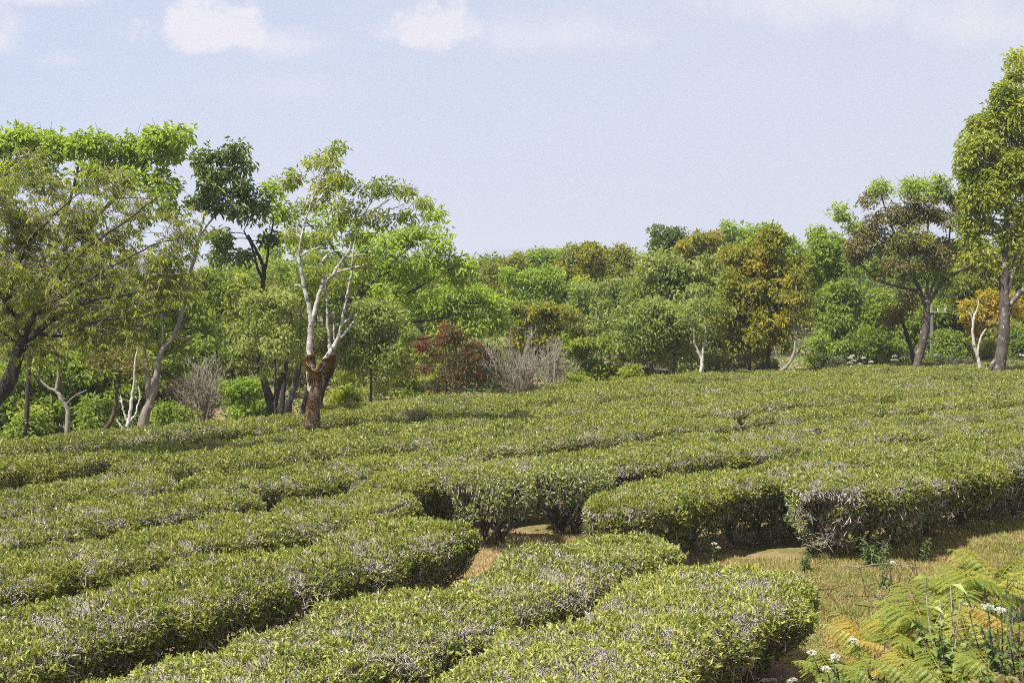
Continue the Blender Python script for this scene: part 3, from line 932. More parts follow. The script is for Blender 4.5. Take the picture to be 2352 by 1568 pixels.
tree('evergreen_tree', "dark multi-stemmed tree with thin upper leaves beside the white barked tree", 'tree', 33.5,
    [[(628, 975, 22), (622, 930, 20), (605, 870, 14), (595, 820, 11), (600, 740, 10), (602, 670, 10), (606, 620, 9), (596, 590, 7), (570, 540, 5)],
     [(630, 935, 13), (640, 890, 11), (655, 850, 10), (660, 810, 8), (650, 760, 6)], [(603, 640, 7), (590, 610, 6), (580, 570, 5), (560, 530, 3)], [(607, 630, 6), (615, 590, 5), (622, 540, 4), (630, 500, 3)], [(600, 800, 6), (575, 770, 4), (550, 790, 3)]],
    [(575, 500, 34, 30), (530, 555, 44, 26), (600, 470, 20, 34), (510, 545, 30, 20), (560, 590, 40, 22, 0, None, .5), (620, 540, 24, 30, 0, None, .5), (500, 590, 24, 18, 0, None, .4)],
    'dark', 'dark', 24, L=.14, W=.42, rc=.30, cover=1.7, lai=.85, tmean=.6, tvar=.2, droop=.35, twigs=2)
tree('slender_tree', "pale crooked slender trunk forking low, under the feathery leaves", 'tree', 28.5,
    [[(156, 1030, 12), (155, 980, 11), (154, 940, 9.5), (140, 915, 8.5), (128, 895, 8)], [(128, 897, 7), (133, 870, 6), (136, 840, 6), (128, 815, 5), (112, 790, 4), (105, 750, 3)], [(127, 897, 6), (105, 885, 5.5), (90, 865, 5), (80, 840, 3.5), (60, 815, 2.5)], [(136, 840, 4), (150, 822, 3), (165, 790, 2.5)], [(150, 930, 3), (170, 910, 2.5), (200, 895, 2)]],
    [(110, 790, 60, 34, 0, None, .4), (170, 760, 50, 30, 0, None, .4), (60, 800, 40, 28, 0, None, .4)], 'olive', 'pale', 25, L=.11, W=.4, rc=.28, cover=1.3, lai=.5, twigs=3)
tree('broken_tree', "bleached white forked stump of dead stems beside the bent pale trunk", 'dead tree', 29.8,
    [[(291, 1005, 10), (292, 985, 9), (296, 960, 7)], [(295, 975, 7), (300, 940, 7), (304, 905, 6), (308, 880, 5), (310, 840, 4), (316, 800, 3)], [(295, 970, 5), (286, 950, 4), (281, 930, 4), (277, 908, 3)], [(286, 985, 4), (278, 978, 3.5), (268, 962, 3)], [(300, 965, 5), (312, 950, 4), (316, 930, 3.5), (322, 912, 3), (318, 885, 2.5)], [(281, 930, 3), (276, 918, 3)]],
    [], 'olive', 'white', 26)
tree('leaning_tree', "dark crooked leaning trunk with rusty bark, low under the left trees", 'tree', 30.8,
    [[(228, 1000, 11), (250, 975, 10), (262, 945, 9), (268, 910, 8), (272, 870, 6), (275, 830, 5)], [(262, 945, 6), (280, 930, 5), (300, 920, 3)]],
    [(270, 800, 50, 40), (230, 830, 40, 34), (310, 840, 34, 28)], 'brown', 'brown', 27, L=.12, rc=.3, cover=1.5, lai=.7)

# -- the wood behind: one line per tree. simple(): trunk, crown of several blobs fitted to a width and a height
def simple(name, label, px, top, bot, wid, d, leaf, bark='dark', seed=0, base=None, nb=8, lean=0, tr=None, cat='tree', **kw):
    rng = np.random.default_rng(seed * 7 + 3)
    if base is None:
        base = 627 + EYE * F / d
    tr = tr or max(3.5, wid * .04)
    bot = bot + 30
    wid = wid * 1.28
    cy = (top + bot) / 2
    hh = (bot - top) / 2
    path = [(px - lean, base, tr), (px - lean * .8, (base * 2 + bot) / 3, tr * .9), (px - lean * .4 + rng.uniform(-4, 4), bot - hh * .15, tr * .72), (px + rng.uniform(-6, 6), cy, tr * .45), (px + rng.uniform(-8, 8), top + hh * .45, tr * .22)]
    bl = []
    for i in range(nb):
        a = 2 * math.pi * (i + rng.uniform(-.4, .4)) / nb
        r = rng.uniform(.38, .72)
        yy = cy - math.sin(a) * hh * r
        sh = 1.0 if yy > top + hh * .6 else .8
        bl.append((px + math.cos(a) * wid * .5 * r * sh, yy, wid * .5 * rng.uniform(.28, .50), hh * rng.uniform(.26, .46), None, None, rng.uniform(.75, 1.2)))
    for i in range(9):
        a = rng.uniform(-.3, 3.44)
        r = rng.uniform(.8, 1.04)
        bl.append((px + math.cos(a) * wid * .5 * r, cy - math.sin(a) * hh * r * .95, wid * rng.uniform(.06, .13), hh * rng.uniform(.07, .15), None, None, .75))
    bl.append((px + rng.uniform(-.1, .1) * wid, cy, wid * .32, hh * .45))
    bl.append((px + rng.uniform(-.12, .12) * wid, top + hh * .3, wid * .22, hh * .28))
    return tree(name, label, cat, d, [path], bl, leaf, bark, seed, **kw)


# broad lime tree behind the birch, limbs reaching out
tree('lime_leaved_tree', "wide lime green tree behind the white barked tree, long dark limbs reaching sideways", 'tree', 37,
    [[(722, 975, 17), (738, 900, 16), (770, 830, 15), (800, 760, 13), (820, 690, 11), (840, 620, 8)],
     [(775, 820, 11), (860, 765, 8), (940, 742, 6), (990, 735, 4), (1060, 720, 2.5)], [(800, 760, 10), (890, 700, 8), (960, 660, 6), (1020, 625, 4), (1070, 600, 2.5)], [(820, 690, 8), (880, 620, 6), (950, 560, 4)], [(830, 660, 8), (760, 560, 5), (690, 500, 3)], [(785, 800, 8), (880, 775, 5), (960, 780, 3.5), (1000, 772, 2.5)], [(770, 830, 7), (700, 760, 5), (640, 720, 3)]],
    [(640, 490, 44, 50), (680, 560, 54, 50, 0, None, .6), (760, 520, 70, 60, .3, None, .8), (850, 560, 70, 60), (930, 540, 60, 48), (985, 530, 40, 34), (900, 620, 80, 50), (980, 600, 60, 40), (1040, 605, 44, 30), (1060, 640, 30, 22, 0, None, .6),
     (820, 640, 70, 50), (960, 680, 70, 34, 0, None, .5), (630, 430, 30, 26), (620, 560, 36, 40), (990, 490, 26, 16), (860, 700, 60, 34, 0, None, .5), (1010, 560, 40, 30, -.4), (1075, 610, 22, 18, -.3), (940, 600, 60, 40, -.7, None, .8), (880, 560, 60, 40, -.7, None, .6), (1000, 640, 50, 26, -.5, None, .8), (900, 670, 60, 30, -.6, None, .7)],
    'lime', 'dark', 31, L=.15, W=.46, rc=.32, cover=1.75, lai=.75, tmean=.55, tvar=.2, twigs=3, depth=1.0)
simple('flowering_tree', "small fresh green tree dotted with white blossom, just in front of the dark twin trunks", 632, 660, 850, 130, 31.5, 'pale', 'dark', 32, base=965, tr=6, L=.11, W=.4, rc=.28, cover=1.5, lai=.6, tmean=.5, tvar=.22)
simple('flowering_tree', "leafy light green tree low behind the white trunk, with a reddish brown stem", 850, 690, 880, 170, 35, 'pale', 'brown', 33, base=975, tr=8, L=.12, W=.36, rc=.3, cover=1.8, lai=.75, tmean=.42, tvar=.22)
simple('young_tree', "young yellow green tree with flat layers of leaves beyond the mossy trunk", 900, 800, 900, 190, 44, 'yellow', 'grey', 34, base=930, tr=4, L=.13, rc=.32, cover=1.2, lai=.55, tmean=.45, flat=.35)
for i, (lab, pts) in enumerate([
    ("thick dark trunk with grey lichen, nearer the twin trunks and left of the mossy foot", [(662, 962, 14), (666, 920, 13), (680, 870, 12), (690, 830, 10), (694, 780, 8), (690, 700, 6)]),
    ("leaning dark lichened trunk touching the mossy foot of the white tree", [(690, 965, 13), (700, 925, 11), (712, 880, 10), (716, 830, 9), (722, 760, 7), (730, 690, 5)])]):
    tree('dark_trunked_tree', lab, 'tree', 34.5 + i * .6, [pts], [(pts[-1][0] - 20, 690, 50, 50), (pts[-1][0] + 30, 640, 50, 46)], 'mid', 'lichen', 35 + i, cover=1.5, lai=.7)
tree('dark_trunked_tree', "short dark trunk close behind the twin stemmed tree", 'tree', 35.5, [[(646, 960, 12), (650, 900, 11), (655, 850, 9), (662, 780, 7), (668, 700, 5)]], [(660, 680, 46, 50), (640, 620, 40, 40)], 'mid', 'dark', 38, cover=1.5, lai=.7)

SIMPLE = [
    # name, label, px, top, bot, width, d, leaf, bark, kwargs
    ('conifer_like_tree', "thin grey green feathery crown at the dip of the skyline", 1105, 600, 720, 90, 62, 'olive', 'grey', dict(cover=1.3, lai=.6, tmean=.4, base=880)),
    ('conifer_like_tree', "olive crown with ragged twigs beside the lime green domes on the skyline", 1170, 585, 720, 90, 60, 'olive', 'grey', dict(cover=1.7, lai=.75, tmean=.45, base=880)),
    ('lime_leaved_tree', "smaller lime green dome on the skyline beside the olive orange crown", 1248, 565, 680, 120, 66, 'lime', 'dark', dict(cover=2.2, tmean=.5)),
    ('lime_leaved_tree', "large rounded lime green crown in the centre of the wood", 1240, 612, 790, 220, 56, 'lime', 'dark', dict(cover=2.3, tmean=.5, nb=10)),
    ('lime_leaved_tree', "lime green tree with open dark twigs above the red brown shrub", 1045, 640, 790, 190, 47, 'lime', 'dark', dict(cover=1.9, tmean=.6, nb=9)),
    ('broad_leaved_tree', "olive and orange round crown, the left of the twin domes on the skyline", 1358, 553, 720, 130, 60, 'orange', 'dark', dict(cover=2.3, tmean=.30, tvar=.22)),
    ('broad_leaved_tree', "olive green round crown, the right of the twin domes on the skyline", 1432, 560, 700, 110, 61, 'olive', 'dark', dict(cover=2.3, tmean=.55)),
    ('evergreen_tree', "small dark green crown standing highest on the middle skyline", 1528, 515, 690, 92, 64, 'dark', 'dark', dict(cover=2.6, lai=1.0, tmean=.55)),
    ('lime_leaved_tree', "wide fresh green crown behind the orange tree on the skyline", 1722, 508, 660, 210, 66, 'lime', 'dark', dict(cover=2.2, tmean=.38, nb=9)),
    ('broad_leaved_tree', "orange tipped crown peeping beside the dark skyline tree", 1612, 525, 640, 80, 63, 'orange', 'dark', dict(cover=2.0, tmean=.45)),
    ('pale_leaved_tree', "tall silvery pale green tree on a lichened trunk in the middle of the wood edge", 1545, 560, 830, 240, 50, 'pale', 'lichen', dict(cover=2.1, lai=.85, tmean=.40, tvar=.24, nb=11, base=885, tr=10)),
    ('pale_leaved_tree', "silvery green tree half hidden behind the grey bare shrub", 1400, 640, 800, 170, 54, 'pale', 'grey', dict(cover=1.7, lai=.7, tmean=.38)),
    ('orange_leaved_tree', "tree with glowing orange crown and dark trunk, taller of the orange pair", 1778, 515, 800, 140, 46, 'orange', 'dark', dict(cover=2.1, tmean=.30, tvar=.26, nb=11, base=900, tr=11, lean=30)),
    ('orange_leaved_tree', "rusty orange leaved tree with dark trunk, shorter of the orange pair", 1700, 555, 830, 120, 46.8, 'orange', 'dark', dict(cover=1.8, tmean=.36, tvar=.26, nb=9, base=895, tr=9, lean=-18)),
    ('lime_leaved_tree', "bright green leafy tree between the orange trees and the brown tree", 1885, 530, 690, 120, 52, 'lime', 'dark', dict(cover=2.2, tmean=.42)),
    ('broad_leaved_tree', "dense olive green tree filling the gap beside the curved pale stem", 1950, 640, 840, 150, 50, 'mid', 'dark', dict(cover=2.3, tmean=.55)),
    ('broad_leaved_tree', "dark green leafy tree behind the leaning brown tree", 2050, 690, 850, 140, 54, 'mid', 'dark', dict(cover=2.4, tmean=.45)),
    ('broad_leaved_tree', "deep green bush of a tree behind the concrete pole", 2185, 690, 850, 140, 53, 'mid', 'dark', dict(cover=2.5, tmean=.5)),
    ('broad_leaved_tree', "olive leaved tree filling the upper gap beside the tall right trunk", 2245, 560, 720, 120, 52, 'olive', 'dark', dict(cover=2.0, tmean=.45)),
    ('orange_leaved_tree', "thin orange leaved tree beside the tall lichened trunk", 2275, 660, 800, 90, 50, 'orange', 'brown', dict(cover=.9, lai=.6, tmean=.85)),
    ('broad_leaved_tree', "yellowish green tree behind the tall lichened trunk at the frame edge", 2345, 600, 840, 120, 52, 'yellow', 'dark', dict(cover=2.0, tmean=.30)),
    ('brown_tree', "brown half bare tree behind the wide lime tree", 960, 600, 740, 130, 52, 'brown', 'grey', dict(cover=1.3, lai=.6, twigs=4)),
    ('broad_leaved_tree', "dark leafy tree filling the wood behind the lime tree by the birch", 800, 640, 840, 200, 58, 'mid', 'dark', dict(cover=2.0, tmean=.4)),
    ('broad_leaved_tree', "mid green tree in the wood between the pale bent stem and the dark stems", 530, 620, 860, 180, 50, 'mid', 'dark', dict(cover=1.9, tmean=.45)),
    ('brown_tree', "brownish thin crowned tree in the wood behind the twin dark stems", 600, 640, 800, 120, 54, 'brown', 'dark', dict(cover=1.4, lai=.6, twigs=4)),
    ('broad_leaved_tree', "shady green tree deep in the wood behind the white stump", 300, 690, 960, 190, 44, 'mid', 'dark', dict(cover=2.0, tmean=.40)),
    ('broad_leaved_tree', "sunlit green tree under the feathery crown beside the crooked slender trunk", 190, 800, 990, 160, 36, 'mid', 'dark', dict(cover=1.9, tmean=.50)),
    ('broad_leaved_tree', "deep green tree at the frame edge behind the thick leaning trunk", 60, 830, 1010, 190, 35, 'mid', 'dark', dict(cover=1.9, tmean=.40)),
    ('broad_leaved_tree', "light green tree filling the middle height behind the bent pale stem", 360, 640, 830, 170, 41, 'mid', 'dark', dict(cover=1.7, tmean=.55)),
    ('broad_leaved_tree', "light olive tree under the lime crown, behind the feathery branches", 200, 560, 780, 230, 43, 'birch', 'dark', dict(cover=1.6, tmean=.45)),
    ('broad_leaved_tree', "yellowish green tree in the gap below the tall evergreen crown", 500, 600, 780, 130, 44, 'birch', 'dark', dict(cover=1.6, tmean=.5)),
    ('broad_leaved_tree', "sunlit low tree behind the white stump", 280, 820, 960, 120, 37, 'mid', 'dark', dict(cover=1.7, tmean=.6)),
    ('broad_leaved_tree', "green tree behind the crooked slender trunk, deep in shade", 130, 660, 880, 220, 48, 'olive', 'dark', dict(cover=1.9, tmean=.35)),
    ('broad_leaved_tree', "fresh green tree seen through the gap beside the pale bent stem", 430, 690, 930, 130, 46, 'mid', 'dark', dict(cover=1.8, tmean=.55)),
    ('yellow_leaved_tree', "low flat topped yellow olive tree above the bare grey shrub", 1222, 695, 770, 180, 49, 'orange', 'grey', dict(cover=1.7, lai=.7, tmean=.30, flat=.35)),
    ('yellow_leaved_tree', "low olive yellow tree with flat layered leaves by the grey shed", 1378, 768, 868, 130, 46.5, 'yellow', 'grey', dict(cover=1.8, lai=.7, tmean=.35, flat=.35, base=895)),
    ('lime_leaved_tree', "fresh green low tree behind the bare shrub and the layered yellow tree", 1340, 705, 800, 110, 55, 'lime', 'dark', dict(cover=2.0, tmean=.35)),
    ('broad_leaved_tree', "dark green tree between the silvery tree and the orange trees", 1640, 640, 840, 130, 53, 'mid', 'dark', dict(cover=2.2, tmean=.40)),
]
for i, (nm, lab, px, top, bot, wid, d, lf, bk, kw) in enumerate(SIMPLE):
    L0 = .105 + .0011 * d
    k2 = dict(L=L0, W=.46, rc=.30 + .0016 * d, lai=.85, tvar=.2, droop=.25, twigs=1)
    k2.update(kw)
    simple(nm, lab, px, top, bot, wid, d, lf, bk, 400 + i, group=WOOD, **k2)

# -- right side specimen trees
tree('lichened_tree', "tall tree with yellow green crown and thick lichened trunk at the right edge", 'tree', 43,
    [[(2290, 880, 31), (2294, 850, 27), (2302, 800, 23), (2308, 740, 22), (2307, 690, 21), (2306, 620, 17), (2310, 540, 14), (2318, 450, 10), (2325, 360, 6)],
     [(2318, 700, 12), (2345, 670, 11), (2375, 640, 9)], [(2312, 670, 10), (2330, 620, 9), (2336, 560, 7)], [(2308, 610, 10), (2270, 580, 7), (2235, 605, 5), (2195, 625, 3)], [(2300, 815, 10), (2285, 830, 11), (2278, 842, 12)]],
    [(2335, 165, 28, 30), (2310, 215, 44, 40), (2360, 230, 44, 50), (2280, 280, 56, 44), (2340, 300, 60, 50), (2250, 330, 50, 44), (2310, 360, 70, 50), (2385, 340, 50, 60), (2240, 300, 34, 34), (2255, 390, 50, 40), (2300, 420, 70, 44), (2370, 430, 60, 50),
     (2270, 460, 70, 40), (2340, 480, 60, 40), (2235, 440, 40, 34), (2250, 510, 50, 30, 0, None, .7), (2320, 530, 60, 34), (2390, 520, 50, 40), (2240, 550, 30, 22, 0, None, .5), (2345, 130, 18, 14), (2265, 420, 66, 50), (2350, 380, 60, 60), (2330, 250, 56, 50), (2240, 470, 40, 34), (2225, 350, 30, 40), (2320, 560, 50, 24, 0, None, .6), (2235, 590, 34, 26, 0, None, .7), (2270, 610, 40, 24, 0, None, .5), (2350, 600, 40, 34, 0, None, .7), (2225, 520, 36, 34, 0, None, .8), (2232, 390, 34, 34)],
    'yellow', 'lichen', 51, L=.165, W=.42, rc=.36, cover=2.6, lai=.95, tmean=.58, tvar=.2, droop=.35)
tree('brown_tree', "spreading half bare brown tree with low fork and lichen, lime shoots at its tips", 'tree', 46,
    [[(2100, 870, 21), (2108, 832, 18), (2118, 795, 16), (2124, 760, 17), (2128, 735, 14), (2128, 705, 13), (2124, 690, 12)],
     [(2124, 692, 9), (2110, 672, 8), (2090, 665, 7), (2050, 655, 6), (2010, 640, 5), (1985, 615, 4), (1960, 600, 2.5)], [(2122, 690, 9), (2105, 650, 8), (2085, 600, 6), (2060, 550, 5), (2040, 500, 4), (2025, 450, 3)],
     [(2128, 690, 8), (2130, 650, 6), (2128, 600, 5), (2130, 540, 4), (2135, 480, 3)], [(2130, 700, 9), (2150, 670, 8), (2170, 640, 6.5), (2200, 625, 5), (2240, 600, 4)], [(2126, 695, 6), (2150, 640, 4), (2175, 570, 3.5), (2185, 500, 3)], [(2085, 600, 5), (2050, 570, 4), (2000, 540, 3), (1950, 510, 2.5), (1920, 500, 2)]],
    [(1930, 490, 34, 26, 0, 'lime', .9), (1960, 520, 36, 26, 0, 'lime', .6), (2030, 430, 44, 28, 0, 'lime', .8), (2000, 460, 34, 24, 0, None, .7), (2120, 425, 50, 32, 0, 'lime', 1.0), (2165, 440, 44, 36, 0, 'mid', .9), (2060, 480, 56, 46), (2000, 540, 56, 46), (2120, 490, 60, 46), (2180, 500, 46, 46),
     (2050, 560, 66, 46), (2130, 570, 66, 44), (2200, 580, 46, 44, 0, 'olive', 1.2), (1980, 590, 46, 36), (2080, 630, 50, 28, 0, None, .5), (2130, 625, 50, 26, 0, 'lime', 1.0), (2230, 530, 30, 40, 0, 'olive', 1.0), (2200, 460, 34, 40, 0, 'olive', 1.0), (2020, 620, 46, 30, 0, 'olive', .9), (2150, 610, 60, 34, 0, None, .9), (2180, 650, 40, 24, 0, 'mid', .8), (1970, 560, 34, 30, -.4), (2060, 600, 50, 30, -.4, None, .8), (2100, 440, 40, 26, -.3, 'lime', .8), (2110, 540, 50, 30, -.8, 'olive', .7)],
    'brown', 'lichen', 52, L=.125, W=.42, rc=.34, cover=1.9, lai=.72, tmean=.55, tvar=.25, twigs=8)
tree('curved_tree', "young tree with a curved pale stem and yellow orange leaves", 'tree', 45,
    [[(1780, 885, 8), (1792, 855, 7), (1812, 835, 6), (1825, 805, 6), (1827, 775, 5), (1822, 740, 4.5), (1824, 700, 3.5), (1830, 660, 2.5)], [(1800, 848, 4), (1785, 820, 3.5), (1778, 795, 3)], [(1825, 770, 3), (1836, 755, 2)], [(1822, 735, 3), (1840, 700, 2)]],
    [(1830, 640, 34, 30), (1855, 680, 34, 26), (1810, 680, 30, 24), (1850, 730, 28, 24, 0, None, .5), (1800, 730, 24, 22, 0, None, .5)], 'orange', 'pale', 53, L=.14, W=.34, rc=.32, cover=1.7, lai=.7, tmean=.35, droop=.5)
tree('white_trunked_tree', "small tree with a white Y shaped trunk in front of the silvery tree", 'tree', 43.5,
    [[(1606, 895, 9), (1608, 865, 8), (1612, 840, 7.5), (1613, 820, 7)], [(1612, 825, 6), (1602, 805, 5), (1595, 785, 4), (1592, 755, 3.5), (1590, 725, 2.5)], [(1613, 822, 5), (1616, 795, 4.5), (1620, 770, 5), (1622, 745, 4), (1618, 715, 2.5)], [(1618, 790, 3), (1632, 785, 2)]],
    [(1600, 700, 46, 34), (1640, 710, 40, 30), (1580, 740, 36, 28, 0, None, .6), (1635, 760, 34, 24, 0, None, .6), (1600, 665, 40, 30)], 'pale', 'white', 54, L=.14, W=.38, rc=.32, cover=1.6, lai=.7, tmean=.4)
tree('broken_tree', "pale broken trunk with bare snapped forks between the pole and the lichened trunk", 'dead tree', 45.5,
    [[(2252, 870, 9), (2249, 840, 8), (2244, 815, 7), (2236, 785, 6.5), (2234, 760, 5.5), (2236, 735, 5), (2242, 715, 4)], [(2245, 818, 5), (2248, 790, 4), (2255, 770, 4), (2265, 755, 3)], [(2236, 735, 3.5), (2228, 722, 2.5), (2220, 715, 2)], [(2241, 720, 3), (2246, 705, 2), (2248, 690, 1.5)], [(2238, 728, 2.5), (2230, 708, 1.6)]],
    [], 'olive', 'white', 55)
tree('leaning_tree', "dark leaning trunk crowned with red brown leaves behind the half bare tree", 'tree', 47.5,
    [[(2108, 870, 12), (2100, 830, 11), (2090, 790, 9), (2078, 755, 7), (2065, 720, 4)]], [(2065, 715, 30, 24), (2090, 690, 30, 22), (2045, 735, 24, 20)], 'rust', 'dark', 56, L=.14, rc=.33, cover=1.9, lai=.8, tmean=.3)
for i, (lab, px, d, tr) in enumerate([("stout dark trunk with peeling reddish foot beside the grey shed", 1495, 45, 10), ("straight dark trunk with pale bark plates under the silvery crown", 1549, 45.6, 9), ("dark trunk of the orange tree wood, close to the shorter orange tree", 1722, 47.5, 8)]):
    simple('dark_trunked_tree', lab, px, 690, 830, 110, d, ('pale', 'pale', 'orange')[i], ('brown', 'lichen', 'dark')[i], 460 + i, base=895, tr=tr, L=.15, rc=.36, cover=1.5, lai=.7, tmean=.4)
simple('red_leaved_shrub', "red brown leaved shrubby tree with several dark stems at the field edge", 1025, 755, 900, 130, 42, 'red', 'dark', 470, base=935, tr=5, cat='shrub', L=.11, rc=.3, cover=.6, lai=.45, tmean=.45, tvar=.36, twigs=5)
simple('red_leaved_shrub', "small dark red bush beside the bare grey shrub", 1096, 790, 860, 56, 48, 'red', 'dark', 471, base=900, tr=3, cat='shrub', L=.12, rc=.3, cover=.8, lai=.5, tmean=.5)


# -- bare shrubs
def bare(name, label, px, base_py, d, hw, ht, seed, n_main=9, bark='grey', cat='shrub', group=None):
    rng = np.random.default_rng(seed)
    s = d / F
    b0 = P(px, base_py, d)
    b0[2] = float(ground_z(b0[0], b0[1]))
    root = thing(name, label, cat, b0, group)
    H, Wd = ht * s, hw * s
    tw = MB()
    for k in range(n_main):
        a = 2 * math.pi * k / n_main + rng.uniform(-.3, .3)
        R = Wd * rng.uniform(.25, .95)
        e = b0 + np.array((math.cos(a) * R, math.sin(a) * R * .8, H * rng.uniform(.65, 1.0) * (1 - .35 * (R / Wd) ** 2)))
        q = bez(b0 + np.array((rng.normal(0, .05), rng.normal(0, .05), -.03)), e, -.02, 12, rng, .09)
        mb = MB()
        tube(mb, q, np.linspace(rng.uniform(.028, .05), .007, 12), 5, 0, .1, rng)
        mb.build('limb', [BARK[bark]], root, b0)
        for j in range(13):
            i = rng.integers(2, 12)
            dv = norm((q[min(i + 1, 11)] - q[i - 1]) / .2 + rng.normal(0, .75, 3) + np.array((0, 0, .35)))
            l2 = rng.uniform(.25, .5) * H * (1.15 - i / 14)
            q2 = bez(q[i], q[i] + dv * l2, .05, 7, rng, .06)
            tube(tw, q2, np.linspace(.010, .004, 7), 3, 0, cap=False)
            m = 10
            ii = rng.integers(1, 7, m)
            td = norm(dv + rng.normal(0, .5, (m, 3)) + np.array((0, 0, .3)))
            tl = l2 * rng.uniform(.2, .55, (m, 1))
            sticks(tw, q2[ii], q2[ii] + td * tl, .006, .003, 0)
    tw.build('twigs', [BARK[bark]], root, b0)
    return root


bare('bare_shrub', "large leafless grey shrub fanning out at the far edge of the tea", 1192, 905, 42.5, 105, 165, 61, 12)
bare('bare_shrub', "leafless brownish shrub with pale stems beside the fresh green bush", 470, 985, 36, 60, 190, 62, 9)
bare('bare_shrub', "grey twiggy leafless shrub between the silvery tree and the layered yellow tree", 1462, 880, 48, 55, 150, 63, 9)
bare('bare_shrub', "thin leafless shrub near the red brown shrub", 1270, 895, 45, 55, 130, 64, 7)
bare('bare_shrub', "leafless scrub behind the white stump and the pale bent trunk", 395, 985, 37, 60, 130, 65, 7, 'brown')

# -- low shrubs at the wood edge
SHRUBS = [
    ("fresh green low bush beside the bare brownish shrub", 555, 900, 60, 58, 35.5, 'lime', .45), ("dark green low bush under the twin stemmed tree", 590, 940, 50, 36, 37, 'mid', .4),
    ("green bush at the foot of the pale bent trunk", 400, 960, 60, 40, 35, 'mid', .5), ("shaded bush between the white stump and the crooked slender trunk", 220, 950, 60, 50, 33.5, 'mid', .42),
    ("dark bush at the frame edge behind the thick leaning trunk", 70, 970, 70, 60, 31.5, 'mid', .4), ("small yellow green bush behind the field brow by the shed", 1450, 862, 46, 26, 45, 'yellow', .5),
    ("bright yellow leaved low bush left of the layered yellow tree", 1320, 870, 36, 22, 46, 'yellow', .6), ("green bush under the silvery pale tree", 1570, 858, 44, 20, 50, 'mid', .5),
    ("bush by the foot of the curved pale stem", 1760, 845, 40, 22, 49, 'brown', .5), ("leafy green bush below the bright green tree by the brown tree", 1900, 800, 60, 50, 48.5, 'mid', .6),
    ("round mid green bush left of the leaning brown trunk", 1985, 790, 60, 54, 49, 'yellow', .25), ("dark bush behind the leaning brown trunk", 2055, 810, 50, 40, 50, 'mid', .45),
    ("glossy dark bush behind the concrete pole", 2175, 790, 56, 52, 50, 'mid', .4), ("green bush between the broken pale trunk and the lichened trunk", 2270, 800, 44, 44, 49, 'olive', .5),
    ("bush at the frame edge right of the lichened trunk", 2335, 790, 50, 60, 49.5, 'mid', .45), ("olive bush on the terrace beyond the mossy trunk", 950, 885, 56, 30, 45, 'olive', .5),
    ("olive bush near the red brown shrub on the lower terrace", 1110, 870, 60, 30, 50, 'olive', .55), ("small bush between the flowering trees behind the white trunk", 790, 905, 36, 34, 38, 'yellow', .4),
]
for i, (lab, px, py, rx, ry, d, lf, tm) in enumerate(SHRUBS):
    base = 627 + EYE * F / d
    rng = np.random.default_rng(700 + i)
    bl = [(px + rng.uniform(-.5, .5) * rx, py + rng.uniform(-.4, .5) * ry, rx * rng.uniform(.45, .6), ry * rng.uniform(.45, .65)) for _ in range(5)]
    bl.append((px, (py + base) / 2, rx * .7, max(10, (base - py) * .6)))
    tree('shrub', lab, 'shrub', d, [[(px, base, 3.5), (px + 3, (py + base) / 2, 2.8), (px - 2, py, 1.6)]], bl, lf, 'dark', 720 + i, L=.12, W=.48, rc=.34, cover=2.0, lai=.85, tmean=tm, tvar=.2, group='low shrubs at the wood edge')

# ------------------------------------------------------------------ far tea terraces and undergrowth
for i, (lab, x0, y0, x1, y1) in enumerate([
    ("far tea hedge on the terrace between the bare shrub and the fresh green bush", -13.5, 48, -8.5, 51),
    ("far tea hedge on the terrace just beyond the mossy trunk", -7.5, 45.5, -3.2, 48.5), ("far tea hedge behind the young yellow green tree", -7.5, 51, -1.5, 54.5),
    ("far tea hedge on the terrace under the red brown shrub", -3.0, 47.5, .5, 49), ("upper far tea hedge behind the red brown shrub", -4, 56, 1.5, 58),
    ("upper far tea hedge in the gap beside the bare brownish shrub", -15, 55, -8, 58), ("far tea hedge in the shade under the silvery tree", 4.6, 50.5, 9.5, 52.5), ("upper far tea hedge between the straight trunk and the white Y trunk", 4.5, 56, 10.5, 59)]):
    xs = np.linspace(x0, x1, 14)
    hedge(lab, np.stack([xs, np.linspace(y0, y1, 14)], -1), .95, .9, 420, .11, .25, 800 + i, nstem=False, twr=.009, group='far tea hedges on the lower terraces', end_r=.8)


def stuff(o):
    o['kind'] = 'stuff'
    return o


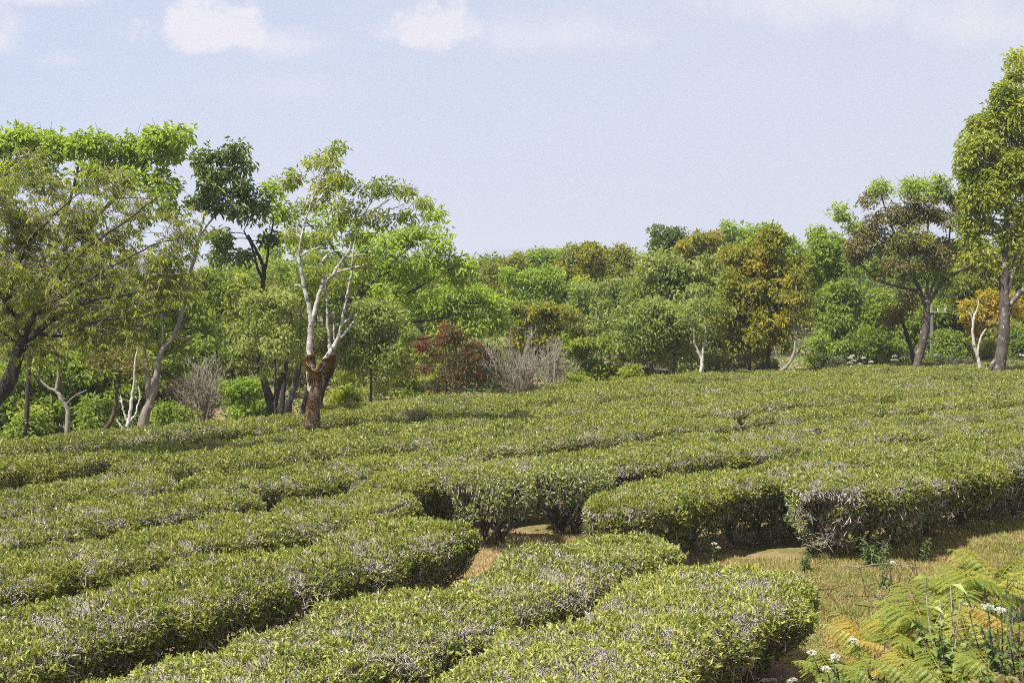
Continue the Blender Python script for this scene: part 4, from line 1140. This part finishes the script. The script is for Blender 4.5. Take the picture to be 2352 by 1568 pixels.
def undergrowth():
    """low weeds covering the ground under the trees"""
    rng = np.random.default_rng(5)
    mb = MB()
    for lk, cnt, tm in (('weed', 42000, .35),):
        n = cnt
        y = rng.uniform(28, 95, n) ** 1.0
        x = rng.uniform(-.46, .46, n) * y
        lim = np.interp(x, [-13, -8.8, -5.8, -1.9, 1.46, 5.4, 9.8, 16.7, 40], [22, 25.5, 29.5, 36.5, 40, 43, 45.5, 48, 50])
        k = y > lim
        x, y = x[k], y[k]
        n = len(x)
        hgt = (.12 + .5 * np.clip(vnoise(x * .45, y * .45, 33) + .2, 0, 1))
        pos = np.stack([x, y, ground_z(x, y) + rng.random(n) * hgt], -1)
        L = .11 + .0016 * y
        leaves(mb, pos, rng.normal(0, .7, (n, 3)) + np.array((0, 0, .5)), rng.normal(0, .5, (n, 3)) + np.array((0, 0, .8)), L, L * .4, 0, np.clip(.4 + .25 * vnoise(x * .3, y * .3, 34) + rng.normal(0, .18, n), 0, 1))
    stuff(mb.build('undergrowth', [LEAF['weed']]))
    mb = MB()
    n = 9000
    a = rng.uniform(30, 60, n)
    x = rng.uniform(-.42, .42, n) * a
    k = a > np.interp(x, [-13, -8.8, -5.8, -1.9, 1.46, 5.4, 9.8, 16.7, 40], [22, 25.5, 29.5, 36.5, 40, 43, 45.5, 48, 50])
    x, a = x[k], a[k]
    pos = np.stack([x, a, ground_z(x, a) + .03], -1)
    n = len(x)
    leaves(mb, pos, rng.normal(0, 1, (n, 3)) * (1, 1, .3), rng.normal(0, .4, (n, 3)) + np.array((0, 0, 1)), .14, .07, 0, rng.random(n))
    stuff(mb.build('fallen_leaves', [LEAF['litter']]))


def far_wood():
    """the distant wood that closes the view between the trees: many crowns read as one mass"""
    rng = np.random.default_rng(8)
    mb = MB()
    for k in range(130):
        y = rng.uniform(72, 130)
        x = rng.uniform(-.44, .46) * y
        top = 4.5 + rng.uniform(-1.6, .7) + (1.2 if x > .12 * y else 0)
        r = rng.uniform(1.6, 3.0)
        cen = np.array((x, y, top - r * .8))
        nC = 50
        v = norm(rng.normal(0, 1, (nC, 3))) * rng.uniform(.3, 1, (nC, 1)) ** .5
        C = cen + v * (r, r, r * .85)
        C = C[C[:, 2] > .2]
        tube(mb, [(x, y, -.1), (x + .1, y, top * .5), (x, y, top - .4)], [.16, .11, .04], 5, 1)
        crown_leaves(mb, rng, C, .75, 45, .28, .5, 'broad', rng.uniform(.25, .6), .2, .7, .2, v[:len(C)])
    stuff(mb.build('far_wood', [LEAF['mid'], BARK['dark']]))


undergrowth()
far_wood()

# ------------------------------------------------------------------ the clearing: grass, litter, weeds, ferns, flowers, brushwood
def on_path(x, y):
    """roughly the open strip between the hedge ends and the clearing on the right"""
    px = np.array([-7.0, -4.4, -1.9, .2, 2.2, 3.6, 6.0])
    py = np.array([22.2, 20.6, 19.9, 19.0, 18.0, 17.2, 16.4])
    dist = np.min(np.hypot(x[:, None] - np.interp(np.linspace(0, 6, 40), np.arange(7), px)[None], y[:, None] - np.interp(np.linspace(0, 6, 40), np.arange(7), py)[None]), 1)
    clear = (x > 2.6 + .0 * y) & (y > 7.0) & (y < 19.5 + (x - 4) * .8) & (x < .42 * y + .6)
    return (dist < 2.0) | clear


def clearing():
    rng = np.random.default_rng(6)
    n = 640000
    x = rng.uniform(-7.5, 9.5, n)
    y = rng.uniform(8.0, 23.5, n)
    k = on_path(x, y)
    x, y = x[k], y[k]
    n = len(x)
    g = vnoise(x * .9, y * .9, 21) * .6 + vnoise(x * 2.6, y * 2.6, 22) * .4
    hgt = .025 + .03 * rng.random(n) + .035 * np.clip(g, 0, 1)
    pos = np.stack([x, y, ground_z(x, y) - .004], -1)
    D = rng.normal(0, .6, (n, 3)) + np.array((0, 0, .8))
    dry = np.clip((3.2 - x) / 1.6, 0, 1)          # the path itself is drier than the clearing
    tint = np.clip(.46 - .25 * g + .36 * dry + rng.normal(0, .16, n), 0, 1)
    mb = MB()
    leaves(mb, pos, D, rng.normal(0, 1, (n, 3)), hgt * 1.5, .008 + .004 * rng.random(n), 0, tint, False, .3, .1)
    stuff(mb.build('grass', [LEAF['grass']]))
    n = 30000
    x = rng.uniform(-7.5, 9.5, n)
    y = rng.uniform(9.0, 23.5, n)
    k = on_path(x, y) & (vnoise(x * 1.2, y * 1.2, 25) + rng.normal(0, .4, n) > .0)
    x, y = x[k], y[k]
    n = len(x)
    pos = np.stack([x, y, ground_z(x, y) + .012], -1)
    mb = MB()
    L = rng.uniform(.03, .07, n)
    leaves(mb, pos, rng.normal(0, 1, (n, 3)) * (1, 1, .35), rng.normal(0, .5, (n, 3)) + np.array((0, 0, 1)), L, L * .5, 0, rng.random(n), False, .3, .5)
    stuff(mb.build('leaf_litter', [LEAF['litter']]))
    # clover-like ground cover, green patches between the dry grass
    n = 30000
    x = rng.uniform(2.0, 9.5, n)
    y = rng.uniform(8.0, 20, n)
    k = on_path(x, y) & (vnoise(x * .8, y * .8, 27) + .5 * vnoise(x * 2.5, y * 2.5, 28) > .15)
    x, y = x[k], y[k]
    n = len(x)
    pos = np.stack([x, y, ground_z(x, y) + rng.random(n) * .05], -1)
    mb = MB()
    leaves(mb, pos, rng.normal(0, 1, (n, 3)) * (1, 1, .4) + np.array((0, 0, .3)), rng.normal(0, .4, (n, 3)) + np.array((0, 0, 1)), .035, .022, 0, np.clip(.55 + rng.normal(0, .2, n), 0, 1))
    stuff(mb.build('ground_cover', [LEAF['weed']]))


clearing()


def bank_cover():
    """tangle of low weeds and dead stalks that clothes the bank under the ferns"""
    rng = np.random.default_rng(16)
    for nm, lk, n, tm, hmax, L in (('ground_weeds', 'weed', 16000, .5, .34, .055), ('dead_stalks', 'litter', 9000, .45, .30, .06)):
        y = rng.uniform(7.8, 13.5, n)
        x = rng.uniform(1.9, 5.6, n)
        k = (x > 2.3 + .16 * (y - 9.5)) & (x < .40 * y + .4) & (vnoise(x * 1.4, y * 1.4, 51 + len(nm)) + rng.normal(0, .35, n) > -.25)
        x, y = x[k], y[k]
        n2 = len(x)
        h = hmax * np.clip(.5 + .8 * vnoise(x * 1.1, y * 1.1, 55), .1, 1)
        pos = np.stack([x, y, ground_z(x, y) + rng.random(n2) * h], -1)
        mb = MB()
        Ls = L * rng.uniform(.5, 1.4, n2)
        leaves(mb, pos, rng.normal(0, .7, (n2, 3)) + np.array((0, 0, .35)), rng.normal(0, .6, (n2, 3)) + np.array((0, 0, .7)), Ls, Ls * .45, 0, np.clip(tm + rng.normal(0, .22, n2), 0, 1), True, .35, .3)
        m = n2 // 6
        sticks(mb, pos[:m] * (1, 1, 0) + np.stack([x[:m] * 0, x[:m] * 0, ground_z(x[:m], y[:m])], -1), pos[:m] + rng.normal(0, .05, (m, 3)), .004, .0025, 1)
        stuff(mb.build(nm, [LEAF[lk], BARK['pale']]))


bank_cover()


def weed(name, label, cat, loc, n_stem, h, L, W, leaf, seed, tm=.5, spread=.5, group=None, flowers=0, stem_mat=None, fl_r=.03, dens=9):
    """leafy forb: stems with leaves in pairs, optional white flower heads"""
    rng = np.random.default_rng(seed)
    x, y = loc[:2]
    z = float(ground_z(x, y))
    root = thing(name, label, cat, (x, y, z), group)
    lf, heads = MB(), []
    for k in range(n_stem):
        a = rng.uniform(0, 6.28)
        top = np.array((math.cos(a) * spread * h * rng.uniform(.2, 1), math.sin(a) * spread * h * rng.uniform(.2, 1), h * rng.uniform(.65, 1.05)))
        q = bez(np.array((rng.normal(0, .03), rng.normal(0, .03), -.02)), top, .08, 8, rng, .05)
        mb = MB()
        tube(mb, q, np.linspace(.007, .0035, 8), 4, 0)
        mb.build('stem', [stem_mat or STEM], root)
        m = dens * 2
        t = np.repeat(np.linspace(.15, 1, dens), 2)
        b = np.stack([np.interp(t, np.linspace(0, 1, 8), q[:, i]) for i in range(3)], -1)
        az = np.tile([0, math.pi], dens) + np.repeat(np.arange(dens) * 1.57, 2) + rng.uniform(0, 6)
        D = np.stack([np.cos(az), np.sin(az), rng.uniform(-.3, .5, m)], -1) + rng.normal(0, .2, (m, 3))
        Ls = L * rng.uniform(.6, 1.2, m) * (1.15 - .5 * t)
        leaves(lf, b, D, np.array((0, 0, 1.)) + rng.normal(0, .25, (m, 3)), Ls, Ls * W, 0, np.clip(tm + rng.normal(0, .18, m), 0, 1), True, .3, .2)
        heads.append(q[-1])
    lf.build('foliage', [LEAF[leaf]], root)
    for k in range(min(flowers, len(heads))):
        mb = MB()
        m = 70
        v = norm(rng.normal(0, 1, (m, 3)))
        v[:, 2] = np.abs(v[:, 2])
        pos = heads[k] + v * np.array((fl_r, fl_r, fl_r * .55)) * rng.uniform(.6, 1, (m, 1))
        leaves(mb, pos, v + rng.normal(0, .4, (m, 3)), rng.normal(0, 1, (m, 3)), fl_r * .45, fl_r * .28, 0, rng.random(m))
        mb.build('flower_head', [LEAF['petal']], root)
    return root


def at_ground(px, py):
    """ground point seen at pixel"""
    d = 6.0
    for _ in range(400):
        p = P(px, py, d)
        if p[2] <= ground_z(p[0], p[1]):
            break
        d += .05
    return p


FROND = {}


def frond_mesh(kind, seed):
    """bracken frond: arched rachis, paired pinnae that droop, each fringed with narrow pinnules"""
    if (kind, seed) in FROND:
        return FROND[(kind, seed)]
    rng = np.random.default_rng(900 + seed)
    mb = MB()
    Lr = 1.0
    t = np.linspace(0, 1, 14)
    rach = np.stack([.62 * t ** 1.5, .05 * np.sin(t * 3), .78 * t - .30 * t ** 2.6], -1)
    tube(mb, rach, np.linspace(.006, .0025, 14), 4, 1, tint=.72)
    tm = {'green': .30, 'yellow': .58, 'orange': .85}[kind]
    for j, tt in enumerate(np.linspace(.34, .98, 10)):
        b = np.array([np.interp(tt, t, rach[:, i]) for i in range(3)])
        pl = .44 * (1 - ((tt - .34) / .66) ** 1.3 * .82) * rng.uniform(.9, 1.1)
        for sg in (-1, 1):
            fw = np.array((.55, sg * .9, .10)) + rng.normal(0, .06, 3)
            u = np.linspace(0, 1, 12)[:, None]
            q = b + norm(fw) * pl * u + np.array((0, 0, -1)) * pl * .42 * u ** 2
            tube(mb, q, np.linspace(.003, .0012, 12), 3, 1, cap=False, tint=.6)
            m = 22
            us = np.linspace(.06, 1, m)
            bs = np.stack([np.interp(us, u[:, 0], q[:, i]) for i in range(3)], -1)
            tg = norm(np.gradient(bs, axis=0))
            sd = norm(np.cross(tg, np.array((0, 0, 1.))))
            for s2 in (-1, 1):
                ln = pl * .24 * (1 - us ** 2 * .75) * (.75 + .25 * np.minimum(us * 6, 1))
                D = sd * s2 + tg * .35 + np.array((0, 0, -.28)) + rng.normal(0, .05, (m, 3))
                leaves(mb, bs, D, np.array((0, 0, 1.)) + rng.normal(0, .1, (m, 3)), ln, pl * .048, 0, np.clip(tm + rng.normal(0, .08, m) + .15 * (us > .8), 0, 1), False, .15, .1)
    o = mb.build('frond', [LEAF['fern'], LEAF['fern']])
    me = o.data
    bpy.data.objects.remove(o)
    FROND[(kind, seed)] = me
    return me


def fern(label, px, py, d, kinds, size, az, seed):
    """px,py is where the plant's middle shows at distance d"""
    rng = np.random.default_rng(seed)
    p = P(px, py, d)
    z = float(ground_z(p[0], p[1]))
    root = thing('fern', label, 'fern', (p[0], p[1], z - .02), 'bracken ferns on the bank')
    sc = size * .9
    lift = max(.02, p[2] - z - .34 * sc)
    mb = MB()
    tube(mb, bez(np.zeros(3), np.array((rng.uniform(-.04, .04), 0, lift + .03)), 0, 6, rng, .03), [.009, .008, .0075, .007, .0065, .006], 5, 0, tint=.7)
    mb.build('stem', [LEAF['fern']], root)
    for i, (k, a) in enumerate(zip(kinds, az)):
        o = bpy.data.objects.new('frond', frond_mesh(k, (seed + i) % 3))
        COL.objects.link(o)
        o.parent = root
        o.location = (0, 0, lift)
        o.rotation_euler = (rng.uniform(-.12, .12), rng.uniform(-.1, .15), a + rng.uniform(-.2, .2))
        f = sc * rng.uniform(.85, 1.12)
        o.scale = (f, f, f)


FERNS = [
    ("yellowing bracken fern arching over the bare soil at the corner of the foremost hedge", 2000, 1450, 11.6, ['yellow', 'orange', 'green', 'yellow'], .72, [2.9, 2.2, 4.4, .4], 1),
    ("bracken fern with orange drooping fronds on the lower bank", 2075, 1470, 10.9, ['orange', 'yellow', 'green', 'green'], .7, [3.3, .3, 1.6, 2.4], 2),
    ("tall green bracken fern with curled tips in front of the brushwood", 2140, 1400, 10.9, ['green', 'green', 'green', 'green'], .85, [2.7, .5, 1.6, 3.9], 3),
    ("green bracken fern on the bank below the broad leaved plant", 2110, 1535, 9.7, ['green', 'green', 'yellow'], .72, [3.0, .2, 1.5], 4),
    ("bracken fern with long drooping fronds at the bottom corner of the bank", 2190, 1560, 9.1, ['green', 'yellow', 'green', 'green'], .75, [2.9, .1, 5.1, 1.7], 5),
    ("pale green bracken fern beside the white flowers near the frame edge", 2235, 1340, 11.8, ['green', 'green', 'green'], .8, [2.8, .4, 1.8], 6),
    ("high bracken fern against the clearing by the frame edge", 2300, 1330, 11.4, ['green', 'yellow', 'green'], .85, [2.5, .6, 3.8], 7),
    ("rusty old bracken fern at the frame edge", 2345, 1420, 10.4, ['orange', 'green', 'green'], .75, [2.9, .3, 4.4], 8),
    ("small green bracken fern beside the white flower heads below the foremost hedge", 1925, 1520, 11.2, ['green', 'green', 'green'], .55, [3.2, .2, 1.6], 9),
    ("low bracken fern in the bottom corner among dead leaves", 2320, 1540, 8.9, ['green', 'yellow', 'green'], .65, [2.9, .8, 1.8], 10),
    ("low yellow bracken fern with a bent tip between the brushwood and the bank", 2060, 1425, 11.6, ['yellow', 'orange', 'green'], .6, [2.6, .7, 1.5], 11),
    ("green bracken fern between the orange fronds and the broad leaved plant", 2150, 1480, 10.2, ['green', 'green', 'green'], .7, [2.4, .6, 3.6], 12),
    ("green bracken fern beside the tall flower stalk at the frame edge", 2250, 1450, 10.0, ['green', 'green', 'yellow'], .75, [2.8, .4, 1.4], 13),
    ("low green bracken fern at the bottom edge under the yellow fronds", 2030, 1540, 10.3, ['green', 'yellow', 'green'], .6, [3.1, .3, 1.7], 14),
    ("green bracken fern under the white flowers high at the frame edge", 2290, 1300, 12.6, ['green', 'green', 'yellow'], .75, [2.8, .5, 1.7], 16),
    ("yellow green bracken fern crowding the twiggy shrub at the frame edge", 2350, 1345, 11.8, ['yellow', 'green', 'green'], .8, [2.6, .3, 3.9], 17),
    ("orange fronded bracken fern in front of the brushwood end", 2120, 1455, 11.2, ['orange', 'yellow', 'orange'], .7, [2.7, .6, 1.8], 18),
    ("green bracken fern standing between the flowers and the tall green fern", 2200, 1410, 11.3, ['green', 'yellow', 'green'], .75, [2.9, .2, 1.5], 19),
    ("small curled bracken fern rising just behind the tall green one", 2190, 1350, 12.0, ['green', 'green'], .7, [2.6, .8], 15),
]
for f in FERNS:
    fern(*f)

FL = [
    ("white flowered weed in the bottom corner below the foremost hedge, with three heads", 1790, 1560, 12.6, 5, .42, 4), ("white flowered weed with a large double head in front of the ferns", 1925, 1535, 11.0, 4, .50, 4),
    ("white flowered weed behind the yellowing ferns", 2010, 1500, 11.2, 3, .45, 2), ("tall white flowered weed with a big head near the bottom corner", 2300, 1520, 9.0, 3, .62, 2),
    ("white flowered weed at the foot of the clearing by the frame edge", 2300, 1290, 14.5, 7, .60, 6), ("white flowered weed among the upper ferns by the frame edge", 2260, 1290, 14.2, 6, .48, 5),
    ("cluster of white flowered weed beside the twiggy shrub", 2335, 1265, 15.0, 7, .65, 6), ("white flowered weed under the branches of the hedge above the weeds", 2025, 1245, 17.6, 3, .45, 1), ("tiny white flowered weed beside the brushwood", 2030, 1400, 14.2, 3, .30, 2),
    ("white flowered weed at the end of the sprawling hedge", 1640, 1262, 19.4, 3, .28, 2), ("white flowered weed low beside the tall ferns", 2140, 1445, 11.5, 3, .4, 2), ("white flowered weed in the middle of the bottom bank", 1870, 1562, 11.5, 4, .36, 3),
]
for i, (lab, px, py, d, ns, h, nf) in enumerate(FL):
    p = P(px, py, d)
    weed('flowering_weed', lab, 'wildflower', p, ns, h, .07, .5, 'weed', 1000 + i, .45, .45, 'white flowered weeds', nf, None, .034)
WD = [
    ("bright leafy green weed clump at the foot of the bare branched hedge end", 4.95, 19.0, 14, .42, .11, .26, 'weed', .55), ("leafy weed beside the bright clump under the broad hedge", 5.75, 19.6, 10, .36, .09, .35, 'weed', .4),
    ("low weed in the shadow at the hedge end beside the dry path", 3.9, 18.6, 9, .26, .07, .5, 'weed', .4), ("low weed under the sprawling hedge end", 2.6, 18.3, 7, .24, .06, .5, 'weed', .45),
    ("small weed below the umbrella shaped bushes", -.05, 19.75, 6, .30, .07, .3, 'weed', .45), ("reddish brown dying weed between the ferns in the corner", 3.35, 9.6, 9, .55, .08, .4, 'rust', .2),
    ("red leaved weed among ferns at the frame edge", 3.55, 10.6, 9, .6, .08, .45, 'red', .4), ("dark green leafy weed at the frame edge above the ferns", 3.9, 10.9, 11, .75, .09, .5, 'weed', .35),
    ("dark leafy weed in the bottom corner", 3.2, 8.9, 10, .55, .09, .5, 'weed', .3), ("weed with round leaves by the tall flower stalk", 2.95, 9.3, 7, .45, .09, .8, 'weed', .75),
    ("brown withered weed behind the bottom ferns", 2.75, 10.2, 10, .42, .07, .4, 'litter', .4), ("green weed filling the bank between the yellow ferns", 2.5, 10.6, 10, .4, .08, .45, 'weed', .5),
    ("leafy weed climbing beside the wide bottom ferns", 3.0, 9.9, 10, .5, .09, .5, 'weed', .45), ("brown withered weed in the corner under the frame edge ferns", 3.6, 9.9, 10, .5, .07, .4, 'litter', .3),
]
for i, (lab, x, y, ns, h, L, W, lf, tm) in enumerate(WD):
    weed('weed', lab, 'weed', (x, y), ns, h, L, W, lf, 1100 + i, tm, .55, 'leafy weeds of the clearing')
p = P(2180, 1440, 9.6)
weed('broad_leaved_plant', "plant with large pale green felted leaves on tall grey stalks above the ferns", 'plant', p, 4, .80, .19, .42, 'pale', 1201, .7, .22, None, 0, TWIG, dens=4)
bare('bare_shrub', "twiggy grey shrub with few leaves at the frame edge above the white flowers", 2352, 1290, 15.3, 75, 150, 66, 8, 'lichen')


def stick_set(root, pts_list, mat, name='stick'):
    for q, r in pts_list:
        mb = MB()
        tube(mb, q, np.linspace(r, r * .5, len(q)), 5, 0)
        mb.build(name, [mat], root)


def brush():
    rng = np.random.default_rng(77)
    c = at_ground(2100, 1390)
    root = thing('brush_pile', "flat pile of cut grey sticks lying on the grass of the clearing", 'brushwood', c)
    ql = []
    for i in range(78):
        a = rng.normal(.12, .75)
        L = rng.uniform(.2, .8)
        o = np.array((rng.normal(0, .48), rng.normal(0, .36), .01 + rng.random() * .08))
        dv = np.array((math.cos(a), math.sin(a), rng.normal(.02, .06))) * L / 2
        q = bez(o - dv, o + dv, .02, 7, rng, .09)
        ql.append((q, rng.uniform(.004, .008)))
    stick_set(root, ql[::2], BARK['pale'])
    stick_set(root, ql[1::2], BARK['brown'])
    c = at_ground(2010, 1312)
    root = thing('dead_branch', "long thin dead branch lying across the clearing", 'branch', c)
    stick_set(root, [(smooth_path(np.array([(-.52, -.28, .03), (-.2, -.08, .08), (.15, .03, .10), (.62, .0, .06)]), 14), .014), (smooth_path(np.array([(-.2, -.08, .08), (-.4, .1, .06), (-.5, .12, .04)]), 8), .008)], BARK['pale'])
    for i, (px, py, h) in enumerate([(2040, 1375, .4), (2075, 1370, .45), (2110, 1372, .5), (2050, 1345, .4), (2115, 1355, .65), (2205, 1368, .6), (1990, 1375, .42), (2060, 1352, .3)]):
        c = at_ground(px, py)
        labs = ["dry upright stalk beside the brushwood, short and straight", "dry upright stalk standing in the brushwood", "dark dry stalk behind the brushwood", "thin dry stalk between the dead branch and the brushwood", "tall leaning dry stalk in the clearing", "black dead stalk with side twigs before the ferns", "bent dry stalk by the foremost hedge end", "tiny dry stalk in the middle of the clearing"]
        root = thing('dry_stalk', labs[i], 'stalk', c, 'dry stalks in the clearing')
        e = np.array((rng.normal(0, .1), rng.normal(0, .1), h))
        st = [(bez(np.array((0, 0, -.02)), e, 0, 6, rng, .05), .0065)]
        for j in range(2):
            s0 = e * rng.uniform(.4, .8)
            st.append((bez(s0, s0 + np.array((rng.normal(0, .08), rng.normal(0, .05), .1)), 0, 4, rng), .004))
        stick_set(root, st, BARK['brown'], 'stem')


brush()


def rock(name, label, cat, c, size, mat, seed, sub=3):
    import bmesh
    rng = np.random.default_rng(seed)
    bm = bmesh.new()
    bmesh.ops.create_icosphere(bm, subdivisions=sub, radius=1)
    for v in bm.verts:
        co = np.array(v.co)
        k = 1 + .22 * float(vnoise(co[0] * 1.6 + co[2], co[1] * 1.6, seed)) + .08 * float(vnoise(co[0] * 4, co[1] * 4 + co[2] * 3, seed + 1))
        co = np.sign(co) * np.abs(co) ** .62 * k
        v.co = co * np.array(size)
    me = bpy.data.meshes.new(name)
    bm.to_mesh(me)
    bm.free()
    me.materials.append(mat)
    o = bpy.data.objects.new(name, me)
    o.location = [float(v) for v in c]
    o.rotation_euler = (0, 0, rng.uniform(0, 3))
    COL.objects.link(o)
    return tag(o, label, cat)


c = at_ground(1668, 1332)
rock('stone_slab', "flat grey stone slab lying on the dry grass behind the foremost hedge", 'stone', c + np.array((0, 0, .03)), (.38, .20, .06), ROCK, 4)
c = at_ground(868, 1556)
rock('soil_clod', "reddish lump of soil between the two front hedges", 'clod', c + np.array((0, 0, .03)), (.16, .13, .10), CLOD, 5)
c = at_ground(1770, 1566)
rock('soil_clod', "reddish brown mound of soil in the bottom corner below the foremost hedge", 'clod', c, (.5, .3, .12), CLOD, 6)


# ------------------------------------------------------------------ pole, wire, shed
def pole_and_shed():
    d = 50.5
    b = P(2139, 880, d)
    b[2] = float(ground_z(b[0], b[1]))
    top = P(2137, 700, d)
    root = thing('utility_pole', "thin grey concrete power pole beside the leaning brown trunk", 'pole', b)
    mb = MB()
    tube(mb, [(0, 0, -.1), (0, 0, (top[2] - b[2]) * .5), (0, 0, top[2] - b[2])], [.075, .066, .055], 12, 0)
    mb.build('post', [CONC], root)
    mb = MB()
    za = P(2137, 717, d)[2] - b[2]
    tube(mb, [(-.12, -.07, za), (.2, -.07, za), (.50, -.07, za)], [.022, .022, .022], 6, 0)
    mb.build('crossarm', [METAL], root)
    for x in (.18, .44):
        mb = MB()
        tube(mb, [(x, -.07, za + .02), (x, -.07, za + .06), (x, -.07, za + .10), (x, -.07, za + .14)], [.014, .030, .02, .028], 8, 0)
        mb.build('insulator', [LEAF['petal']], root)
    for i, x in enumerate((.18, .44)):
        a = b + np.array((x, -.07, za + .14))
        e = P(2420, 742, d - 3) + np.array((0, i * .5, 0))
        t = np.linspace(0, 1, 24)[:, None]
        q = a * (1 - t) + e * t + np.array((0, 0, -1)) * .25 * (4 * t * (1 - t))
        mb = MB()
        tube(mb, q, .005, 4, 0)
        o = mb.build('power_line', [METAL], None, a)
        o.location = [float(v) for v in a]
        tag(o, ("thin power line from the inner insulator of the pole", "thin power line from the outer insulator of the pole")[i], 'power line', 'power lines at the concrete pole')
    # grey panel shed half hidden by the layered yellow tree
    d = 48.5
    c = P(1432, 880, d)
    root = thing('shed', "small dark grey plank shed half hidden behind the layered yellow tree", 'shed', (c[0], c[1], 0))
    W, D, H = .80, 1.0, float(P(1432, 838, d)[2])

    def box(name, x0, x1, y0, y1, z0, z1, mat):
        V = [(x, y, z) for z in (z0, z1) for y in (y0, y1) for x in (x0, x1)]
        mb = MB()
        mb.add(V, [(0, 2, 3, 1), (4, 5, 7, 6), (0, 1, 5, 4), (1, 3, 7, 5), (3, 2, 6, 7), (2, 0, 4, 6)], 0)
        return mb.build(name, [mat], root)
    box('wall', -W, W, -D, D, 0, H, CONC)
    for i, x in enumerate(np.linspace(-W + .06, W - .06, 9)):
        box('plank', x - .075, x + .075, -D - .035, -D - .003, .03, H - .02 - .03 * (i % 3), (CONC, BARK['lichen'])[i % 2])
    box('roof', -W - .12, W + .12, -D - .2, D + .2, H + .003, H + .06, CONC)


pole_and_shed()
# white flowering scrub beyond the brow on the right
for i, (lab, px, d, nst) in enumerate([("pale flowering scrub left of the leaning brown trunk, beyond the tea", 1925, 47.2, 16), ("pale flowering scrub at the foot of the leaning brown trunk", 1965, 47.6, 12), ("white flowering scrub beside the concrete pole", 2085, 48.6, 10), ("white flowering scrub left of the broken pale trunk", 2195, 47.4, 16), ("white flowering scrub just right of the concrete pole", 2165, 48.4, 12), ("white flowered scrub behind the tall lichened trunk", 2330, 48, 12)]):
    p = P(px, 850, d)
    weed('flowering_scrub', lab, 'scrub', p, nst, 1.15, .13, .4, 'pale', 1300 + i, .5, .6, 'pale flowering scrub beyond the brow', nst, None, .075, dens=8)

# ------------------------------------------------------------------ haze: one closed box of thin even air
def haze():
    mb = MB()
    x0, x1, y0, y1, z0, z1 = -3900, 3900, -420, 4100, -3.2, 92
    V = [(x, y, z) for z in (z0, z1) for y in (y0, y1) for x in (x0, x1)]
    mb.add(V, [(0, 2, 3, 1), (4, 5, 7, 6), (0, 1, 5, 4), (1, 3, 7, 5), (3, 2, 6, 7), (2, 0, 4, 6)], 0)
    m = bpy.data.materials.new('haze_air')
    m.use_nodes = True
    t = NT(m.node_tree)
    v = t.node('ShaderNodeVolumePrincipled', {'Color': (.86, .90, 1, 1), 'Density': .0006, 'Anisotropy': .2})
    t.node('ShaderNodeOutputMaterial', {'Volume': v.outputs[0]})
    o = mb.build('haze', [m])
    o['kind'] = 'stuff'


HAZE = True
if HAZE:
    haze()
